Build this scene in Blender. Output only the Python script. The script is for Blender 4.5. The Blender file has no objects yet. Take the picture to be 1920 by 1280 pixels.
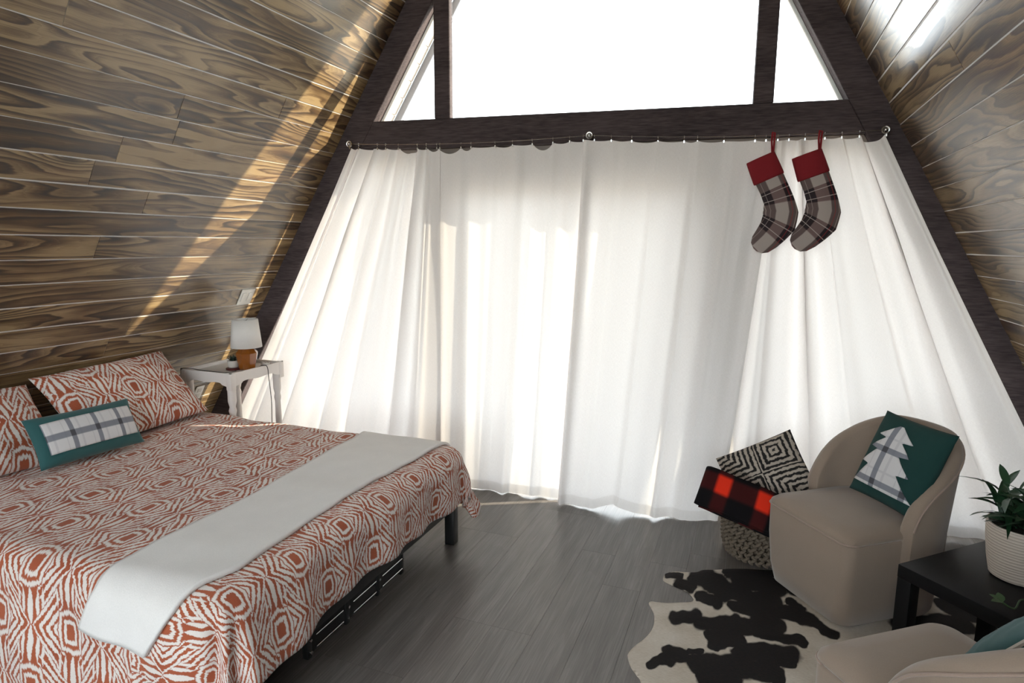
import bpy, bmesh, math, random
import numpy as np
from math import sin, cos, pi, radians, sqrt, exp
from mathutils import Vector, Matrix, noise as mnoise
random.seed(7)
scn = bpy.context.scene
COL = scn.collection
V = Vector

# ------------------------------------------------------------------ camera
def make_camera():
    yaw, pitch, roll = radians(21.0145), radians(8.8253), radians(0.4)
    f = V((-sin(yaw)*cos(pitch), cos(yaw)*cos(pitch), -sin(pitch)))
    r = V((cos(yaw), sin(yaw), 0)); u = r.cross(f)
    r2 = r*cos(roll) + u*sin(roll); u2 = u*cos(roll) - r*sin(roll)
    cd = bpy.data.cameras.new('camera'); cd.sensor_width = 36; cd.lens = 36*1180/1920
    cd.clip_start = 0.05; cd.clip_end = 300
    o = bpy.data.objects.new('camera', cd); COL.objects.link(o)
    o.matrix_world = Matrix(((r2.x, u2.x, -f.x, 0), (r2.y, u2.y, -f.y, 0), (r2.z, u2.z, -f.z, 1.6), (0, 0, 0, 1)))
    scn.camera = o
make_camera()

# ------------------------------------------------------------------ world, sun, exposure
w = bpy.data.worlds.new('sky'); scn.world = w; w.use_nodes = True
bg = w.node_tree.nodes['Background']
bg.inputs['Color'].default_value = (0.93, 0.965, 1.0, 1); bg.inputs['Strength'].default_value = 4.2
sl = bpy.data.lights.new('sun', 'SUN'); sl.energy = 13; sl.angle = radians(0.6); sl.color = (1.0, 0.86, 0.66)
so = bpy.data.objects.new('sun', sl); COL.objects.link(so)
so.rotation_euler = V((2.352, 1.2526, 1.30)).to_track_quat('Z', 'Y').to_euler()
so.location = (3, 6, 6)
scn.view_settings.view_transform = 'Standard'; scn.view_settings.look = 'None'
scn.view_settings.exposure = 0.72; scn.view_settings.gamma = 1; scn.view_settings.use_curve_mapping = False

# ------------------------------------------------------------------ shader expressions
class X:
    def __init__(s, nt, o): s.nt = nt; s.o = o
    def _m(s, op, *a):
        n = s.nt.nodes.new('ShaderNodeMath'); n.operation = op
        for i, v in enumerate((s,)+a):
            if isinstance(v, X): s.nt.links.new(v.o, n.inputs[i])
            else: n.inputs[i].default_value = v
        return X(s.nt, n.outputs[0])
    def __add__(s, b): return s._m('ADD', b)
    __radd__ = __add__
    def __sub__(s, b): return s._m('SUBTRACT', b)
    def __rsub__(s, b): return (s*-1.0) + b
    def __mul__(s, b): return s._m('MULTIPLY', b)
    __rmul__ = __mul__
    def __truediv__(s, b): return s._m('DIVIDE', b)
    def abs(s): return s._m('ABSOLUTE')
    def sin(s): return s._m('SINE')
    def sqrt(s): return s._m('SQRT')
    def floor(s): return s._m('FLOOR')
    def round(s): return s._m('ROUND')
    def fract(s): return s._m('FRACT')
    def pow(s, b): return s._m('POWER', b)
    def exp(s): return s._m('EXPONENT')
    def mx(s, b): return s._m('MAXIMUM', b)
    def mn(s, b): return s._m('MINIMUM', b)
    def gt(s, b): return s._m('GREATER_THAN', b)
    def lt(s, b): return s._m('LESS_THAN', b)
    def ss(s, a, b):            # smoothstep a..b
        n = s.nt.nodes.new('ShaderNodeMapRange'); n.interpolation_type = 'SMOOTHSTEP'
        s.nt.links.new(s.o, n.inputs[0]); n.inputs[1].default_value = a; n.inputs[2].default_value = b
        return X(s.nt, n.outputs[0])
    def band(s, c, hw, soft):   # 1 inside |s-c|<hw
        return (s - c).abs().ss(hw + soft, hw - soft)

class Mat:
    def __init__(s, name, rough=0.6, **kw):
        s.m = bpy.data.materials.new(name); s.m.use_nodes = True; s.nt = s.m.node_tree
        s.b = s.nt.nodes['Principled BSDF']; s.out = s.nt.nodes['Material Output']
        s.b.inputs['Roughness'].default_value = rough
        for k, v in kw.items(): s.b.inputs[k.replace('_', ' ')].default_value = v
    def coord(s, kind='UV'):
        n = s.nt.nodes.new('ShaderNodeTexCoord'); sp = s.nt.nodes.new('ShaderNodeSeparateXYZ')
        s.nt.links.new(n.outputs[kind], sp.inputs[0])
        return [X(s.nt, o) for o in sp.outputs]
    def rnd(s):
        return X(s.nt, s.nt.nodes.new('ShaderNodeObjectInfo').outputs['Random'])
    def attr(s, name):
        n = s.nt.nodes.new('ShaderNodeAttribute'); n.attribute_name = name
        return X(s.nt, n.outputs['Fac'])
    def vec(s, *a):
        n = s.nt.nodes.new('ShaderNodeCombineXYZ')
        for i, v in enumerate(a):
            if isinstance(v, X): s.nt.links.new(v.o, n.inputs[i])
            else: n.inputs[i].default_value = v
        return n.outputs[0]
    def noise(s, vec, scale=1, detail=3, rough=0.5):
        n = s.nt.nodes.new('ShaderNodeTexNoise'); n.inputs['Scale'].default_value = scale
        n.inputs['Detail'].default_value = detail; n.inputs['Roughness'].default_value = rough
        s.nt.links.new(vec, n.inputs['Vector']); return X(s.nt, n.outputs['Fac'])
    def voro(s, vec, scale=1, rnd=1.0):
        n = s.nt.nodes.new('ShaderNodeTexVoronoi'); n.inputs['Scale'].default_value = scale
        n.inputs['Randomness'].default_value = rnd
        s.nt.links.new(vec, n.inputs['Vector']); return X(s.nt, n.outputs['Distance'])
    def ramp(s, x, *stops):
        n = s.nt.nodes.new('ShaderNodeValToRGB'); e = n.color_ramp.elements
        while len(e) < len(stops): e.new(0.5)
        for el, (p, c) in zip(e, stops): el.position = p; el.color = (*c, 1)
        s.nt.links.new(x.o, n.inputs[0]); return n.outputs['Color']
    def mix(s, fac, a, b):
        n = s.nt.nodes.new('ShaderNodeMix'); n.data_type = 'RGBA'
        if isinstance(fac, X): s.nt.links.new(fac.o, n.inputs[0])
        else: n.inputs[0].default_value = fac
        for v, i in ((a, 6), (b, 7)):
            if isinstance(v, tuple): n.inputs[i].default_value = (*v, 1)
            else: s.nt.links.new(v, n.inputs[i])
        return n.outputs[2]
    def color(s, c):
        if isinstance(c, tuple): s.b.inputs['Base Color'].default_value = (*c, 1)
        else: s.nt.links.new(c, s.b.inputs['Base Color'])
    def bump(s, h, strength=0.3, dist=0.002):
        n = s.nt.nodes.new('ShaderNodeBump'); n.inputs['Strength'].default_value = strength; n.inputs['Distance'].default_value = dist
        s.nt.links.new(h.o, n.inputs['Height']); s.nt.links.new(n.outputs[0], s.b.inputs['Normal'])

def plain(name, c, rough=0.6, **kw):
    m = Mat(name, rough, **kw); m.color(c); return m.m

def fabric(name, c, scale=400, rough=0.95, sheen=0.0, bs=0.25):
    m = Mat(name, rough); x, y, z = m.coord('Object')
    nz = m.noise(m.vec(x, y, z), scale, 2)
    big = m.noise(m.vec(x, y, z), 9, 2)
    k = (nz*0.6 + big*0.4)
    m.color(m.mix(k, tuple(v*0.86 for v in c), tuple(min(1, v*1.12) for v in c)))
    m.bump(nz, bs, 0.002)
    if sheen: m.b.inputs['Sheen Weight'].default_value = sheen
    return m.m

# --- dark stained pine boards: long grain, cathedral rings, knots
def wood_wall(name, tone=1.0):
    m = Mat(name, 0.42, Coat_Weight=0.95, Coat_Roughness=0.24); x, y, z = m.coord('Object'); r = m.rnd()
    xx = x + r*57.0; yy = y + r*23.0
    g = m.noise(m.vec(xx*0.55, yy*4.2, r*9.0), 1.25, 2)
    kd = m.voro(m.vec(xx*1.25, yy*3.4, r*3.0), 1.0)
    kd2 = kd*kd
    knot = (kd2*-26.0).exp()
    flow = m.noise(m.vec(xx*5.0, yy*40.0, r*5.0), 1.0, 3)
    ring = yy*17.0 + g*13.0 + knot*3.4 + flow*0.55
    f = ring.fract()
    late = f.pow(1.8)*f.ss(1.0, 0.86)
    ring2 = (ring*3.0 + flow*0.8).fract()
    fib = m.noise(m.vec(xx*5.0, yy*330.0, 0.0), 1.0, 3)
    blot = m.noise(m.vec(xx*1.6, yy*7.0, 2.0), 1.0, 3)
    fig = m.noise(m.vec(xx*0.9, yy*6.0, 7.0), 1.0, 2).ss(0.30, 0.62)
    v = late*(0.18 + fig*0.72) + ring2*0.10 + (fib - 0.5)*0.42 + (0.53 - blot)*1.25 + (r - 0.5)*0.26
    base = m.ramp(v, (0.0, (0.38*tone, 0.268*tone, 0.138*tone)), (0.18, (0.23*tone, 0.148*tone, 0.070*tone)),
                  (0.42, (0.095*tone, 0.054*tone, 0.025*tone)), (0.8, (0.020, 0.012, 0.008)))
    kc = (kd2*-150.0).exp()
    warm = m.mix(m.noise(m.vec(xx*0.9, yy*2.0, 5.0), 1.0, 1).ss(0.58, 0.66)*knot*0.9, base, (0.26, 0.075, 0.018))
    m.color(m.mix((kc + knot*0.45).ss(0.26, 0.85)*0.9, warm, (0.018, 0.011, 0.008)))
    m.nt.links.new((fib*0.14 + late*0.08 + 0.25).o, m.b.inputs['Roughness'])
    m.bump(fib*0.5 + late*0.4, 0.25, 0.0015)
    return m.m

def wood_dark(name, c=(0.052, 0.040, 0.042)):
    m = Mat(name, 0.8, Specular_IOR_Level=0.25); x, y, z = m.coord('Object')
    fib = m.noise(m.vec(x*4.0, y*120.0, z*120.0), 1.0, 3)
    big = m.noise(m.vec(x*1.5, y*8.0, z*8.0), 1.0, 2)
    m.color(m.ramp(fib*0.6 + big*0.4, (0.3, tuple(v*0.45 for v in c)), (0.7, tuple(v*1.7 for v in c))))
    m.bump(fib, 0.35, 0.002); return m.m

def floor_vinyl(name):
    m = Mat(name, 0.4); x, y, z = m.coord('Object'); r = m.rnd()
    xx = x + r*31.0; yy = y + r*47.0
    g = m.noise(m.vec(xx*0.7, yy*4.0, r*4.0), 1.3, 2)
    f = (yy*14.0 + g*9.0).fract()
    fib = m.noise(m.vec(xx*5.0, yy*170.0, 1.0), 1.0, 3)
    mid = m.noise(m.vec(xx*2.2, yy*22.0, 3.0), 1.0, 3)
    v = fib*0.5 + mid*0.45 + f.pow(3.0)*0.05 + (r - 0.5)*0.10
    m.color(m.ramp(v, (0.25, (0.068, 0.060, 0.054)), (0.48, (0.125, 0.113, 0.105)), (0.75, (0.215, 0.2, 0.19))))
    m.nt.links.new((fib*0.14 + 0.24).o, m.b.inputs['Roughness'])
    m.bump(fib, 0.18, 0.001); return m.m

# --- ikat print on the bedding (UV in metres)
def ikat(name, mono=1.0):
    m = Mat(name, 0.9); u, v, _ = m.coord('UV')
    uv = m.vec(u, v, 0.0)
    wob = (m.noise(uv, 16, 2) - 0.5)*0.016
    fe = m.noise(m.vec(u*20.0, v*150.0, 0.0), 1.0, 2) - 0.5       # feathering along the weft
    fe2 = m.noise(m.vec(u*210.0, v*16.0, 4.0), 1.0, 2) - 0.5      # feathering along the warp
    P = (u + wob)/0.136; Q = (v + wob)/0.182
    a = (P + Q)*0.5; b = (P - Q)*0.5
    fa = a - a.round(); fb = b - b.round()
    p = fa + fb; q = fa - fb
    ap = (p.abs() + fe*0.05).abs(); aq = (q.abs() + fe2*0.12).abs()
    d = ap + aq; edge = 1.0 - d
    mm = (ap*1.05).mx(aq*0.95) + ap*aq*0.9
    med = mm.band(0.170, 0.038, 0.014).mx(mm.band(0.325, 0.040, 0.018))
    # spindles above and below the medallion
    ta = (aq - 0.36)*(1.04 - aq)*8.6
    sp0 = (ta*0.072 - ap).ss(-0.012, 0.012)
    ta1 = (aq - 0.40)*(0.90 - aq)*16.0
    sp1 = (ta1*0.046 - (ap - 0.185).abs()).ss(-0.012, 0.012)
    ta2 = (aq - 0.36)*(0.74 - aq)*26.0
    sp2 = (ta2*0.034 - (ap - 0.31).abs()).ss(-0.012, 0.012)
    spind = (sp0.mx(sp1).mx(sp2))*aq.gt(0.36)
    # long pointed strokes lying along the sides of every diamond, swelling at mid-side
    swell = (1.0 - (ap - aq - 0.32).abs()*1.12).mx(0.0)
    st = (d*5.6 + 0.15).fract()
    spikes = (swell*0.35 - (st - 0.5).abs()).ss(-0.05, 0.05)*mm.gt(0.395)*edge.ss(0.0, 0.03)*(ap - aq*0.35).ss(0.02, 0.08)
    val = (med*mm.lt(0.40)).mx(spind*mm.gt(0.385)).mx(spikes)
    wv = m.noise(uv, 420, 2)
    big = m.noise(uv, 7, 2)
    red = m.ramp(wv*0.5 + big*0.5, (0.3, (0.27*mono, 0.056*mono, 0.022*mono)), (0.7, (0.42*mono, 0.104*mono, 0.040*mono)))
    wht = m.ramp(wv*0.6 + big*0.4, (0.3, (0.62, 0.565, 0.53)), (0.7, (0.78, 0.73, 0.69)))
    m.color(m.mix(val, red, wht))
    m.bump(wv*0.4 + big, 0.4, 0.004)
    m.b.inputs['Sheen Weight'].default_value = 0.1
    return m.m

# --- white/grey/navy plaid (UV in metres)
def plaid_pale(name, pu, pv, ou=0.0, ov=0.0, hv=0.13):
    m = Mat(name, 0.95); u, v, _ = m.coord('UV')
    wv = m.noise(m.vec(u*900.0, v*900.0, 0.0), 1.0, 2)
    fu = ((u + ou)/pu).fract(); fv = ((v + ov)/pv).fract()
    a = fu.band(0.5, 0.09, 0.01); b = fv.band(0.5, hv, 0.01)
    a2 = fu.band(0.80, 0.04, 0.01).mx(fu.band(0.22, 0.015, 0.005)); b2 = fv.band(0.86, 0.03, 0.01)
    c = m.mix((a2.mx(b2))*0.35, (0.64, 0.63, 0.64), (0.36, 0.35, 0.40))
    c = m.mix(a.mx(b)*0.85, c, (0.10, 0.115, 0.16)); c = m.mix(a*b, c, (0.012, 0.014, 0.028))
    m.color(m.mix(wv*0.25, c, (0.45, 0.44, 0.44))); m.bump(wv, 0.3, 0.002); return m.m

def tartan(name):
    m = Mat(name, 0.95); u, v, _ = m.coord('UV')
    wv = m.noise(m.vec(u*700.0, v*700.0, 0.0), 1.0, 2)
    fu = ((u + 0.075)/0.155).fract(); fv = ((v + 0.03)/0.185).fract()
    bu = fu.band(0.15, 0.17, 0.02).mx(fu.band(0.86, 0.12, 0.02)); bv = fv.band(0.22, 0.24, 0.02)
    c = m.mix(bu*0.80, (0.42, 0.365, 0.335), (0.045, 0.017, 0.019)); c = m.mix(bv*0.72, c, (0.075, 0.018, 0.022))
    c = m.mix(bu*bv, c, (0.010, 0.006, 0.010))
    ln = fv.band(0.10, 0.010, 0.005).mx(fv.band(0.34, 0.010, 0.005)); l2 = fu.band(0.86, 0.012, 0.006)
    c = m.mix(ln*0.75, c, (0.55, 0.48, 0.45)); c = m.mix(l2*0.6, c, (0.35, 0.02, 0.025))
    c = m.mix(fu.band(0.14, 0.010, 0.005)*0.4, c, (0.5, 0.42, 0.4))
    m.color(m.mix(wv*0.2, c, (0.12, 0.08, 0.08))); m.bump(wv, 0.4, 0.002); return m.m

def buffalo(name):
    m = Mat(name, 0.95); u, v, _ = m.coord('UV')
    wv = m.noise(m.vec(u*600.0, v*600.0, 0.0), 1.0, 2)
    a = ((u + 0.04)/0.2).fract().band(0.5, 0.17, 0.05); b = ((v + 0.02)/0.3).fract().band(0.5, 0.16, 0.04)
    c = m.mix(a*0.5 + b*0.5, (0.006, 0.005, 0.006), (0.085, 0.009, 0.008)); c = m.mix(a*b, c, (0.78, 0.035, 0.012))
    m.color(c); m.bump(wv, 0.5, 0.002); m.b.inputs['Specular IOR Level'].default_value = 0.15; return m.m

def maze(name):
    m = Mat(name, 0.95); u, v, _ = m.coord('UV')       # uv centred, metres; four rotated key blocks
    wob = (m.noise(m.vec(u, v, 0.0), 45, 2) - 0.5)*0.022
    uu = u + wob; vv = v + wob
    su = u.gt(0.0); sv = v.gt(0.0)
    par = (su - sv).abs()                              # 1 in two opposite quadrants
    cu = uu.abs() - 0.095; cv = vv.abs() - 0.095
    ch = cu.abs().mx(cv.abs())                         # concentric squares per quadrant
    cor = (0.19 - uu.abs()).mx(0.19 - vv.abs())        # nested L shapes
    val = par*cor + (1.0 - par)*ch
    st = (val/0.027).fract().band(0.5, 0.26, 0.06)
    wv = m.noise(m.vec(u*500.0, v*500.0, 0.0), 1.0, 2)
    m.color(m.mix(st, (0.012, 0.010, 0.010), m.ramp(wv, (0.3, (0.33, 0.28, 0.23)), (0.7, (0.52, 0.46, 0.40)))))
    m.bump(st*0.8 + wv*0.5, 0.7, 0.006); return m.m

def curtain_mat():
    m = Mat('linen_curtain', 0.95); nt = m.nt
    u, v, _ = m.coord('UV')
    wv = m.noise(m.vec(u*60.0, v*900.0, 0.0), 1.0, 2)*0.5 + m.noise(m.vec(u*900.0, v*60.0, 3.0), 1.0, 2)*0.5
    hem = v.ss(0.062, 0.058).mx(v.band(0.0, 0.03, 0.005))
    col = m.mix(wv.ss(0.3, 0.7), (0.83, 0.80, 0.785), (0.95, 0.925, 0.912))
    col = m.mix(hem*0.35, col, (0.70, 0.66, 0.62))
    d = nt.nodes.new('ShaderNodeBsdfDiffuse'); t = nt.nodes.new('ShaderNodeBsdfTranslucent'); mx = nt.nodes.new('ShaderNodeMixShader')
    nt.links.new(col, d.inputs['Color']); nt.links.new(col, t.inputs['Color'])
    fac = 0.168 - hem*0.05
    nt.links.new(fac.o, mx.inputs[0]); nt.links.new(d.outputs[0], mx.inputs[1]); nt.links.new(t.outputs[0], mx.inputs[2])
    nt.links.new(mx.outputs[0], m.out.inputs['Surface']); return m.m

def glass_mat():
    m = Mat('window_glass'); nt = m.nt
    tr = nt.nodes.new('ShaderNodeBsdfTransparent'); gl = nt.nodes.new('ShaderNodeBsdfGlossy'); gl.inputs['Roughness'].default_value = 0.02
    lw = nt.nodes.new('ShaderNodeLayerWeight'); lw.inputs[0].default_value = 0.5; fr = X(nt, lw.outputs['Facing']).pow(5.0)*0.9 + 0.03; mx = nt.nodes.new('ShaderNodeMixShader')
    tr.inputs['Color'].default_value = (0.96, 0.98, 0.98, 1)
    nt.links.new(fr.o, mx.inputs[0]); nt.links.new(tr.outputs[0], mx.inputs[1]); nt.links.new(gl.outputs[0], mx.inputs[2])
    nt.links.new(mx.outputs[0], m.out.inputs['Surface']); return m.m

M = dict(
    wall=wood_wall('stained_pine', 0.80), beam=wood_dark('dark_timber'),
    tongue=plain('raw_pine_tongue', (0.62, 0.60, 0.58), 0.6), soffit=fabric('soffit_painted_sun', (0.62, 0.56, 0.50), 30, 0.8, 0, 0.1),  # soffit: same wood as the walls, sun glare put into its pale colour
    barge=plain('painted_barge_board', (0.22, 0.24, 0.29), 0.6), vinyl=floor_vinyl('grey_vinyl_plank'),
    slab=plain('dark_subfloor', (0.09, 0.082, 0.075), 0.5), glass=glass_mat(), trimw=plain('white_window_trim', (0.75, 0.73, 0.70), 0.5),
    curtain=curtain_mat(), ikat=ikat('terracotta_ikat'), throw=fabric('white_fleece', (0.76, 0.745, 0.73), 260),
    teal=fabric('teal_velvet', (0.016, 0.088, 0.092), 500, 0.85, 0.15), green=fabric('deep_green_felt', (0.006, 0.040, 0.036), 500, 0.95),
    plaidl=plaid_pale('lumbar_plaid', 0.118, 0.30, 0.045, 0.147, 0.05), plaidt=plaid_pale('tree_plaid', 0.15, 0.15, 0.120, 0.045, 0.085),
    tartan=tartan('stocking_tartan'), red=fabric('red_felt', (0.20, 0.008, 0.014), 500), buffalo=buffalo('buffalo_check'),
    maze=maze('maze_tuft'), black=plain('black_metal', (0.012, 0.013, 0.014), 0.38), steel=plain('bright_steel', (0.6, 0.6, 0.6), 0.25, Metallic=1.0),
    mattress=fabric('white_mattress', (0.7, 0.68, 0.65), 200), white=plain('white_paint', (0.76, 0.72, 0.69), 0.45),
    shade=fabric('white_lamp_shade', (0.78, 0.77, 0.75), 500), amber=plain('amber_glass', (0.33, 0.10, 0.012), 0.07, Coat_Weight=0.6, Transmission_Weight=0.25),
    plastic=plain('white_plastic', (0.78, 0.76, 0.73), 0.35), cable=plain('dark_cable', (0.03, 0.025, 0.025), 0.5),
    ceramic=plain('white_ceramic', (0.62, 0.58, 0.53), 0.5), ox=plain('oxblood_saucer', (0.10, 0.012, 0.012), 0.35),
    succulent=plain('dark_succulent', (0.018, 0.035, 0.022), 0.5), soil=fabric('soil', (0.02, 0.014, 0.01), 200),
    leaf=plain('glossy_leaf', (0.010, 0.042, 0.016), 0.4), paleleaf=plain('pale_green_stem', (0.055, 0.10, 0.045), 0.5),
    velvet=fabric('beige_velvet', (0.27, 0.205, 0.158), 300, 0.9, 0.35, 0.15), pipe=fabric('beige_piping', (0.32, 0.235, 0.19), 300, 0.9, 0.3),
    table=plain('black_ash_laminate', (0.006, 0.006, 0.007), 0.45, Specular_IOR_Level=0.2), rope=fabric('seagrass_rope', (0.12, 0.092, 0.066), 220, 0.9, 0, 0.5),
    deck=plain('bounce_deck', (0.45, 0.42, 0.38), 0.8), ground=plain('pale_bounce_ground', (0.35, 0.32, 0.27), 0.9),  # both pale to bounce light up onto the curtains
    pane=plain('pale_frame', (0.16, 0.13, 0.11), 0.5),
)
def hide_mat():
    m = Mat('cowhide', 0.8); x, y, z = m.coord('Object'); k = m.attr('spot')
    hair = m.noise(m.vec(x*60.0, y*260.0, 0.0), 1.0, 3); big = m.noise(m.vec(x, y, 0.0), 5, 3)
    wht = m.ramp(hair*0.4 + big*0.6, (0.3, (0.40, 0.345, 0.27)), (0.7, (0.66, 0.615, 0.555)))
    m.color(m.mix(k.ss(0.40, 0.6), wht, m.ramp(hair, (0.3, (0.004, 0.004, 0.005)), (0.75, (0.014, 0.010, 0.009)))))
    m.bump(hair, 0.4, 0.003); m.b.inputs['Specular IOR Level'].default_value = 0.25; return m.m
M['hide'] = hide_mat()
def pot_mat():
    m = Mat('ribbed_pot', 0.6); x, y, z = m.coord('Object')
    ln = (z*95.0 + m.noise(m.vec(x*6.0, y*6.0, z*30.0), 1.0, 2)*0.8).fract()
    m.color(m.mix(ln.band(0.5, 0.18, 0.12)*0.6, (0.56, 0.49, 0.42), (0.33, 0.28, 0.23))); m.bump(ln.band(0.5, 0.2, 0.2), 0.4, 0.003); return m.m
M['pot'] = pot_mat()

# ------------------------------------------------------------------ object helpers
def obj(name, me, mat=None, parent=None, loc=None, mw=None):
    o = bpy.data.objects.new(name, me); COL.objects.link(o)
    if mat is not None and me is not None and not me.materials: me.materials.append(mat)
    if parent is not None: o.parent = parent
    if loc is not None: o.location = loc
    if mw is not None: o.matrix_world = mw
    return o
def tag(o, label=None, cat=None, group=None, kind=None):
    if label: o['label'] = label
    if cat: o['category'] = cat
    if group: o['group'] = group
    if kind: o['kind'] = kind
    return o
def thing(name, label, cat, loc=(0, 0, 0), mw=None, group=None):
    o = bpy.data.objects.new(name, None); COL.objects.link(o); o.empty_display_size = 0.1
    if mw is not None: o.matrix_world = mw
    else: o.location = loc
    return tag(o, label, cat, group)
def done(bm, name, smooth=False, auto=None):
    bmesh.ops.recalc_face_normals(bm, faces=bm.faces)
    me = bpy.data.meshes.new(name); bm.to_mesh(me); bm.free()
    if smooth:
        me.polygons.foreach_set('use_smooth', [True]*len(me.polygons))
        if auto: me.set_sharp_from_angle(angle=radians(auto))
    return me
def box_bm(bm, c, s, bev=0.0, seg=2, mat=None):
    r = bmesh.ops.create_cube(bm, size=1.0); vs = r['verts']
    for v in vs: v.co = V((v.co.x*s[0], v.co.y*s[1], v.co.z*s[2]))
    if bev:
        es = list({e for v in vs for e in v.link_edges})
        rr = bmesh.ops.bevel(bm, geom=es, offset=bev, segments=seg, affect='EDGES', profile=0.5)
        vs = list({v for f in rr['faces'] for v in f.verts} | {v for v in vs if v.is_valid})
    for v in vs:
        v.co = (mat @ v.co if mat else v.co) + V(c)
    return vs
def box(name, c, s, m, parent=None, bev=0.0, seg=2, rot=None, loc=None):
    bm = bmesh.new(); box_bm(bm, c, s, bev, seg, rot)
    return obj(name, done(bm, name, bev > 0 and seg > 1, 40), m, parent, loc)
def tube_bm(bm, pts, r, n=8, closed=False):
    pts = [V(p) for p in pts]; rs = r if isinstance(r, (list, tuple)) else [r]*len(pts)
    rings = []; prev = None
    for i, p in enumerate(pts):
        a = pts[i-1] if (i > 0 or closed) else p; b = pts[(i+1) % len(pts)] if (i < len(pts)-1 or closed) else p
        t = (b - a).normalized()
        if prev is None: up = V((0, 0, 1)) if abs(t.z) < 0.9 else V((1, 0, 0))
        else: up = prev
        s = t.cross(up).normalized(); up = s.cross(t).normalized(); prev = up
        rings.append([bm.verts.new(p + (s*cos(2*pi*k/n) + up*sin(2*pi*k/n))*rs[i]) for k in range(n)])
    L = len(rings)
    for i in range(L if closed else L-1):
        A, B = rings[i], rings[(i+1) % L]
        for k in range(n): bm.faces.new((A[k], A[(k+1) % n], B[(k+1) % n], B[k]))
    if not closed: bm.faces.new(rings[0][::-1]); bm.faces.new(rings[-1])
def smooth_path(pts, k=6):
    P = [V(p) for p in pts]; out = []
    for i in range(len(P)-1):
        p0, p1, p2, p3 = P[max(0, i-1)], P[i], P[i+1], P[min(len(P)-1, i+2)]
        for q in range(k):
            t = q/k; out.append(0.5*((2*p1) + (p2-p0)*t + (2*p0 - 5*p1 + 4*p2 - p3)*t*t + (3*p1 - p0 - 3*p2 + p3)*t**3))
    return out + [P[-1]]
def tube(name, pts, r, m, parent=None, n=8, closed=False):
    bm = bmesh.new(); tube_bm(bm, pts, r, n, closed)
    return obj(name, done(bm, name, True, 50), m, parent)
def lathe_bm(bm, prof, n=32, c=(0, 0, 0), rot0=0.0, cap=True):
    rings = [[bm.verts.new(V(c) + V((r*cos(2*pi*k/n + rot0), r*sin(2*pi*k/n + rot0), z))) for k in range(n)] for r, z in prof]
    for A, B in zip(rings, rings[1:]):
        for k in range(n): bm.faces.new((A[k], A[(k+1) % n], B[(k+1) % n], B[k]))
    if cap:
        bm.faces.new(rings[0][::-1]); bm.faces.new(rings[-1])
def lathe(name, prof, m, parent=None, n=32, c=(0, 0, 0), smooth=True, auto=35, rot0=0.0, cap=True):
    bm = bmesh.new(); lathe_bm(bm, prof, n, c, rot0, cap)
    return obj(name, done(bm, name, smooth, auto), m, parent)
def grid_mesh(name, P, UV=None, closed_u=False):
    """P: rows x cols x 3 array -> mesh with optional uv (rows x cols x 2)."""
    P = np.asarray(P); R, C = P.shape[:2]
    idx = np.arange(R*C).reshape(R, C)
    if closed_u: nxt = np.roll(idx, -1, 1); a = idx[:-1]; b = nxt[:-1]; c = nxt[1:]; d = idx[1:]
    else: a = idx[:-1, :-1]; b = idx[:-1, 1:]; c = idx[1:, 1:]; d = idx[1:, :-1]
    F = np.stack([a, b, c, d], -1).reshape(-1, 4)
    me = bpy.data.meshes.new(name); me.from_pydata(P.reshape(-1, 3).tolist(), [], F.tolist())
    if UV is not None:
        l = me.uv_layers.new(name='uv'); l.data.foreach_set('uv', np.asarray(UV).reshape(-1, 2)[F.reshape(-1)].astype('f').reshape(-1))
    me.polygons.foreach_set('use_smooth', [True]*len(me.polygons)); me.update(); return me
def fn(x, y, z=0.0, s=1.0): return mnoise.noise((x*s, y*s, z*s))
def frame(o, ax, ay):
    ax = V(ax).normalized(); az = ax.cross(V(ay)).normalized(); ay = az.cross(ax)
    return Matrix(((ax.x, ay.x, az.x, o[0]), (ax.y, ay.y, az.y, o[1]), (ax.z, ay.z, az.z, o[2]), (0, 0, 0, 1)))

# pillow: two-sided puffy sheet, uv in metres centred
def pillow_mesh(name, wd, ht, th, pinch=0.05, n=40, seed=0, wr=0.006, uvs=1.0):
    rows, cols = n, n
    def surf(sgn):
        P = np.zeros((rows+1, cols+1, 3)); U = np.zeros((rows+1, cols+1, 2))
        for j in range(rows+1):
            for i in range(cols+1):
                x = 2*i/cols - 1; y = 2*j/rows - 1
                px = x*(1 - pinch*(1 - y*y)); py = y*(1 - pinch*(1 - x*x))
                e = max(0.0, (1 - abs(x)**2.6))*max(0.0, (1 - abs(y)**2.6))
                h = e**0.55
                k = wr*(fn(x*3, y*3, seed)+0.6*fn(x*7, y*7, seed+3))*min(1, e*3)
                P[j, i] = (px*wd/2, py*ht/2, sgn*(th/2*h + k)); U[j, i] = (px*wd/2*uvs, py*ht/2*uvs)
        return P, U
    A, UA = surf(1); B, UB = surf(-1)
    bm = bmesh.new(); uvl = bm.loops.layers.uv.new('uv')
    va = [[bm.verts.new(A[j, i]) for i in range(cols+1)] for j in range(rows+1)]
    vb = [[va[j][i] if (i in (0, cols) or j in (0, rows)) else bm.verts.new(B[j, i]) for i in range(cols+1)] for j in range(rows+1)]
    for vv, U, flip in ((va, UA, 0), (vb, UB, 1)):
        for j in range(rows):
            for i in range(cols):
                ids = [(j, i), (j, i+1), (j+1, i+1), (j+1, i)]
                if flip: ids = ids[::-1]
                f = bm.faces.new([vv[a][b] for a, b in ids]); f.smooth = True
                for lp, (a, b) in zip(f.loops, ids): lp[uvl].uv = U[a, b]
    me = bpy.data.meshes.new(name); bm.to_mesh(me); bm.free(); return me
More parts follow.
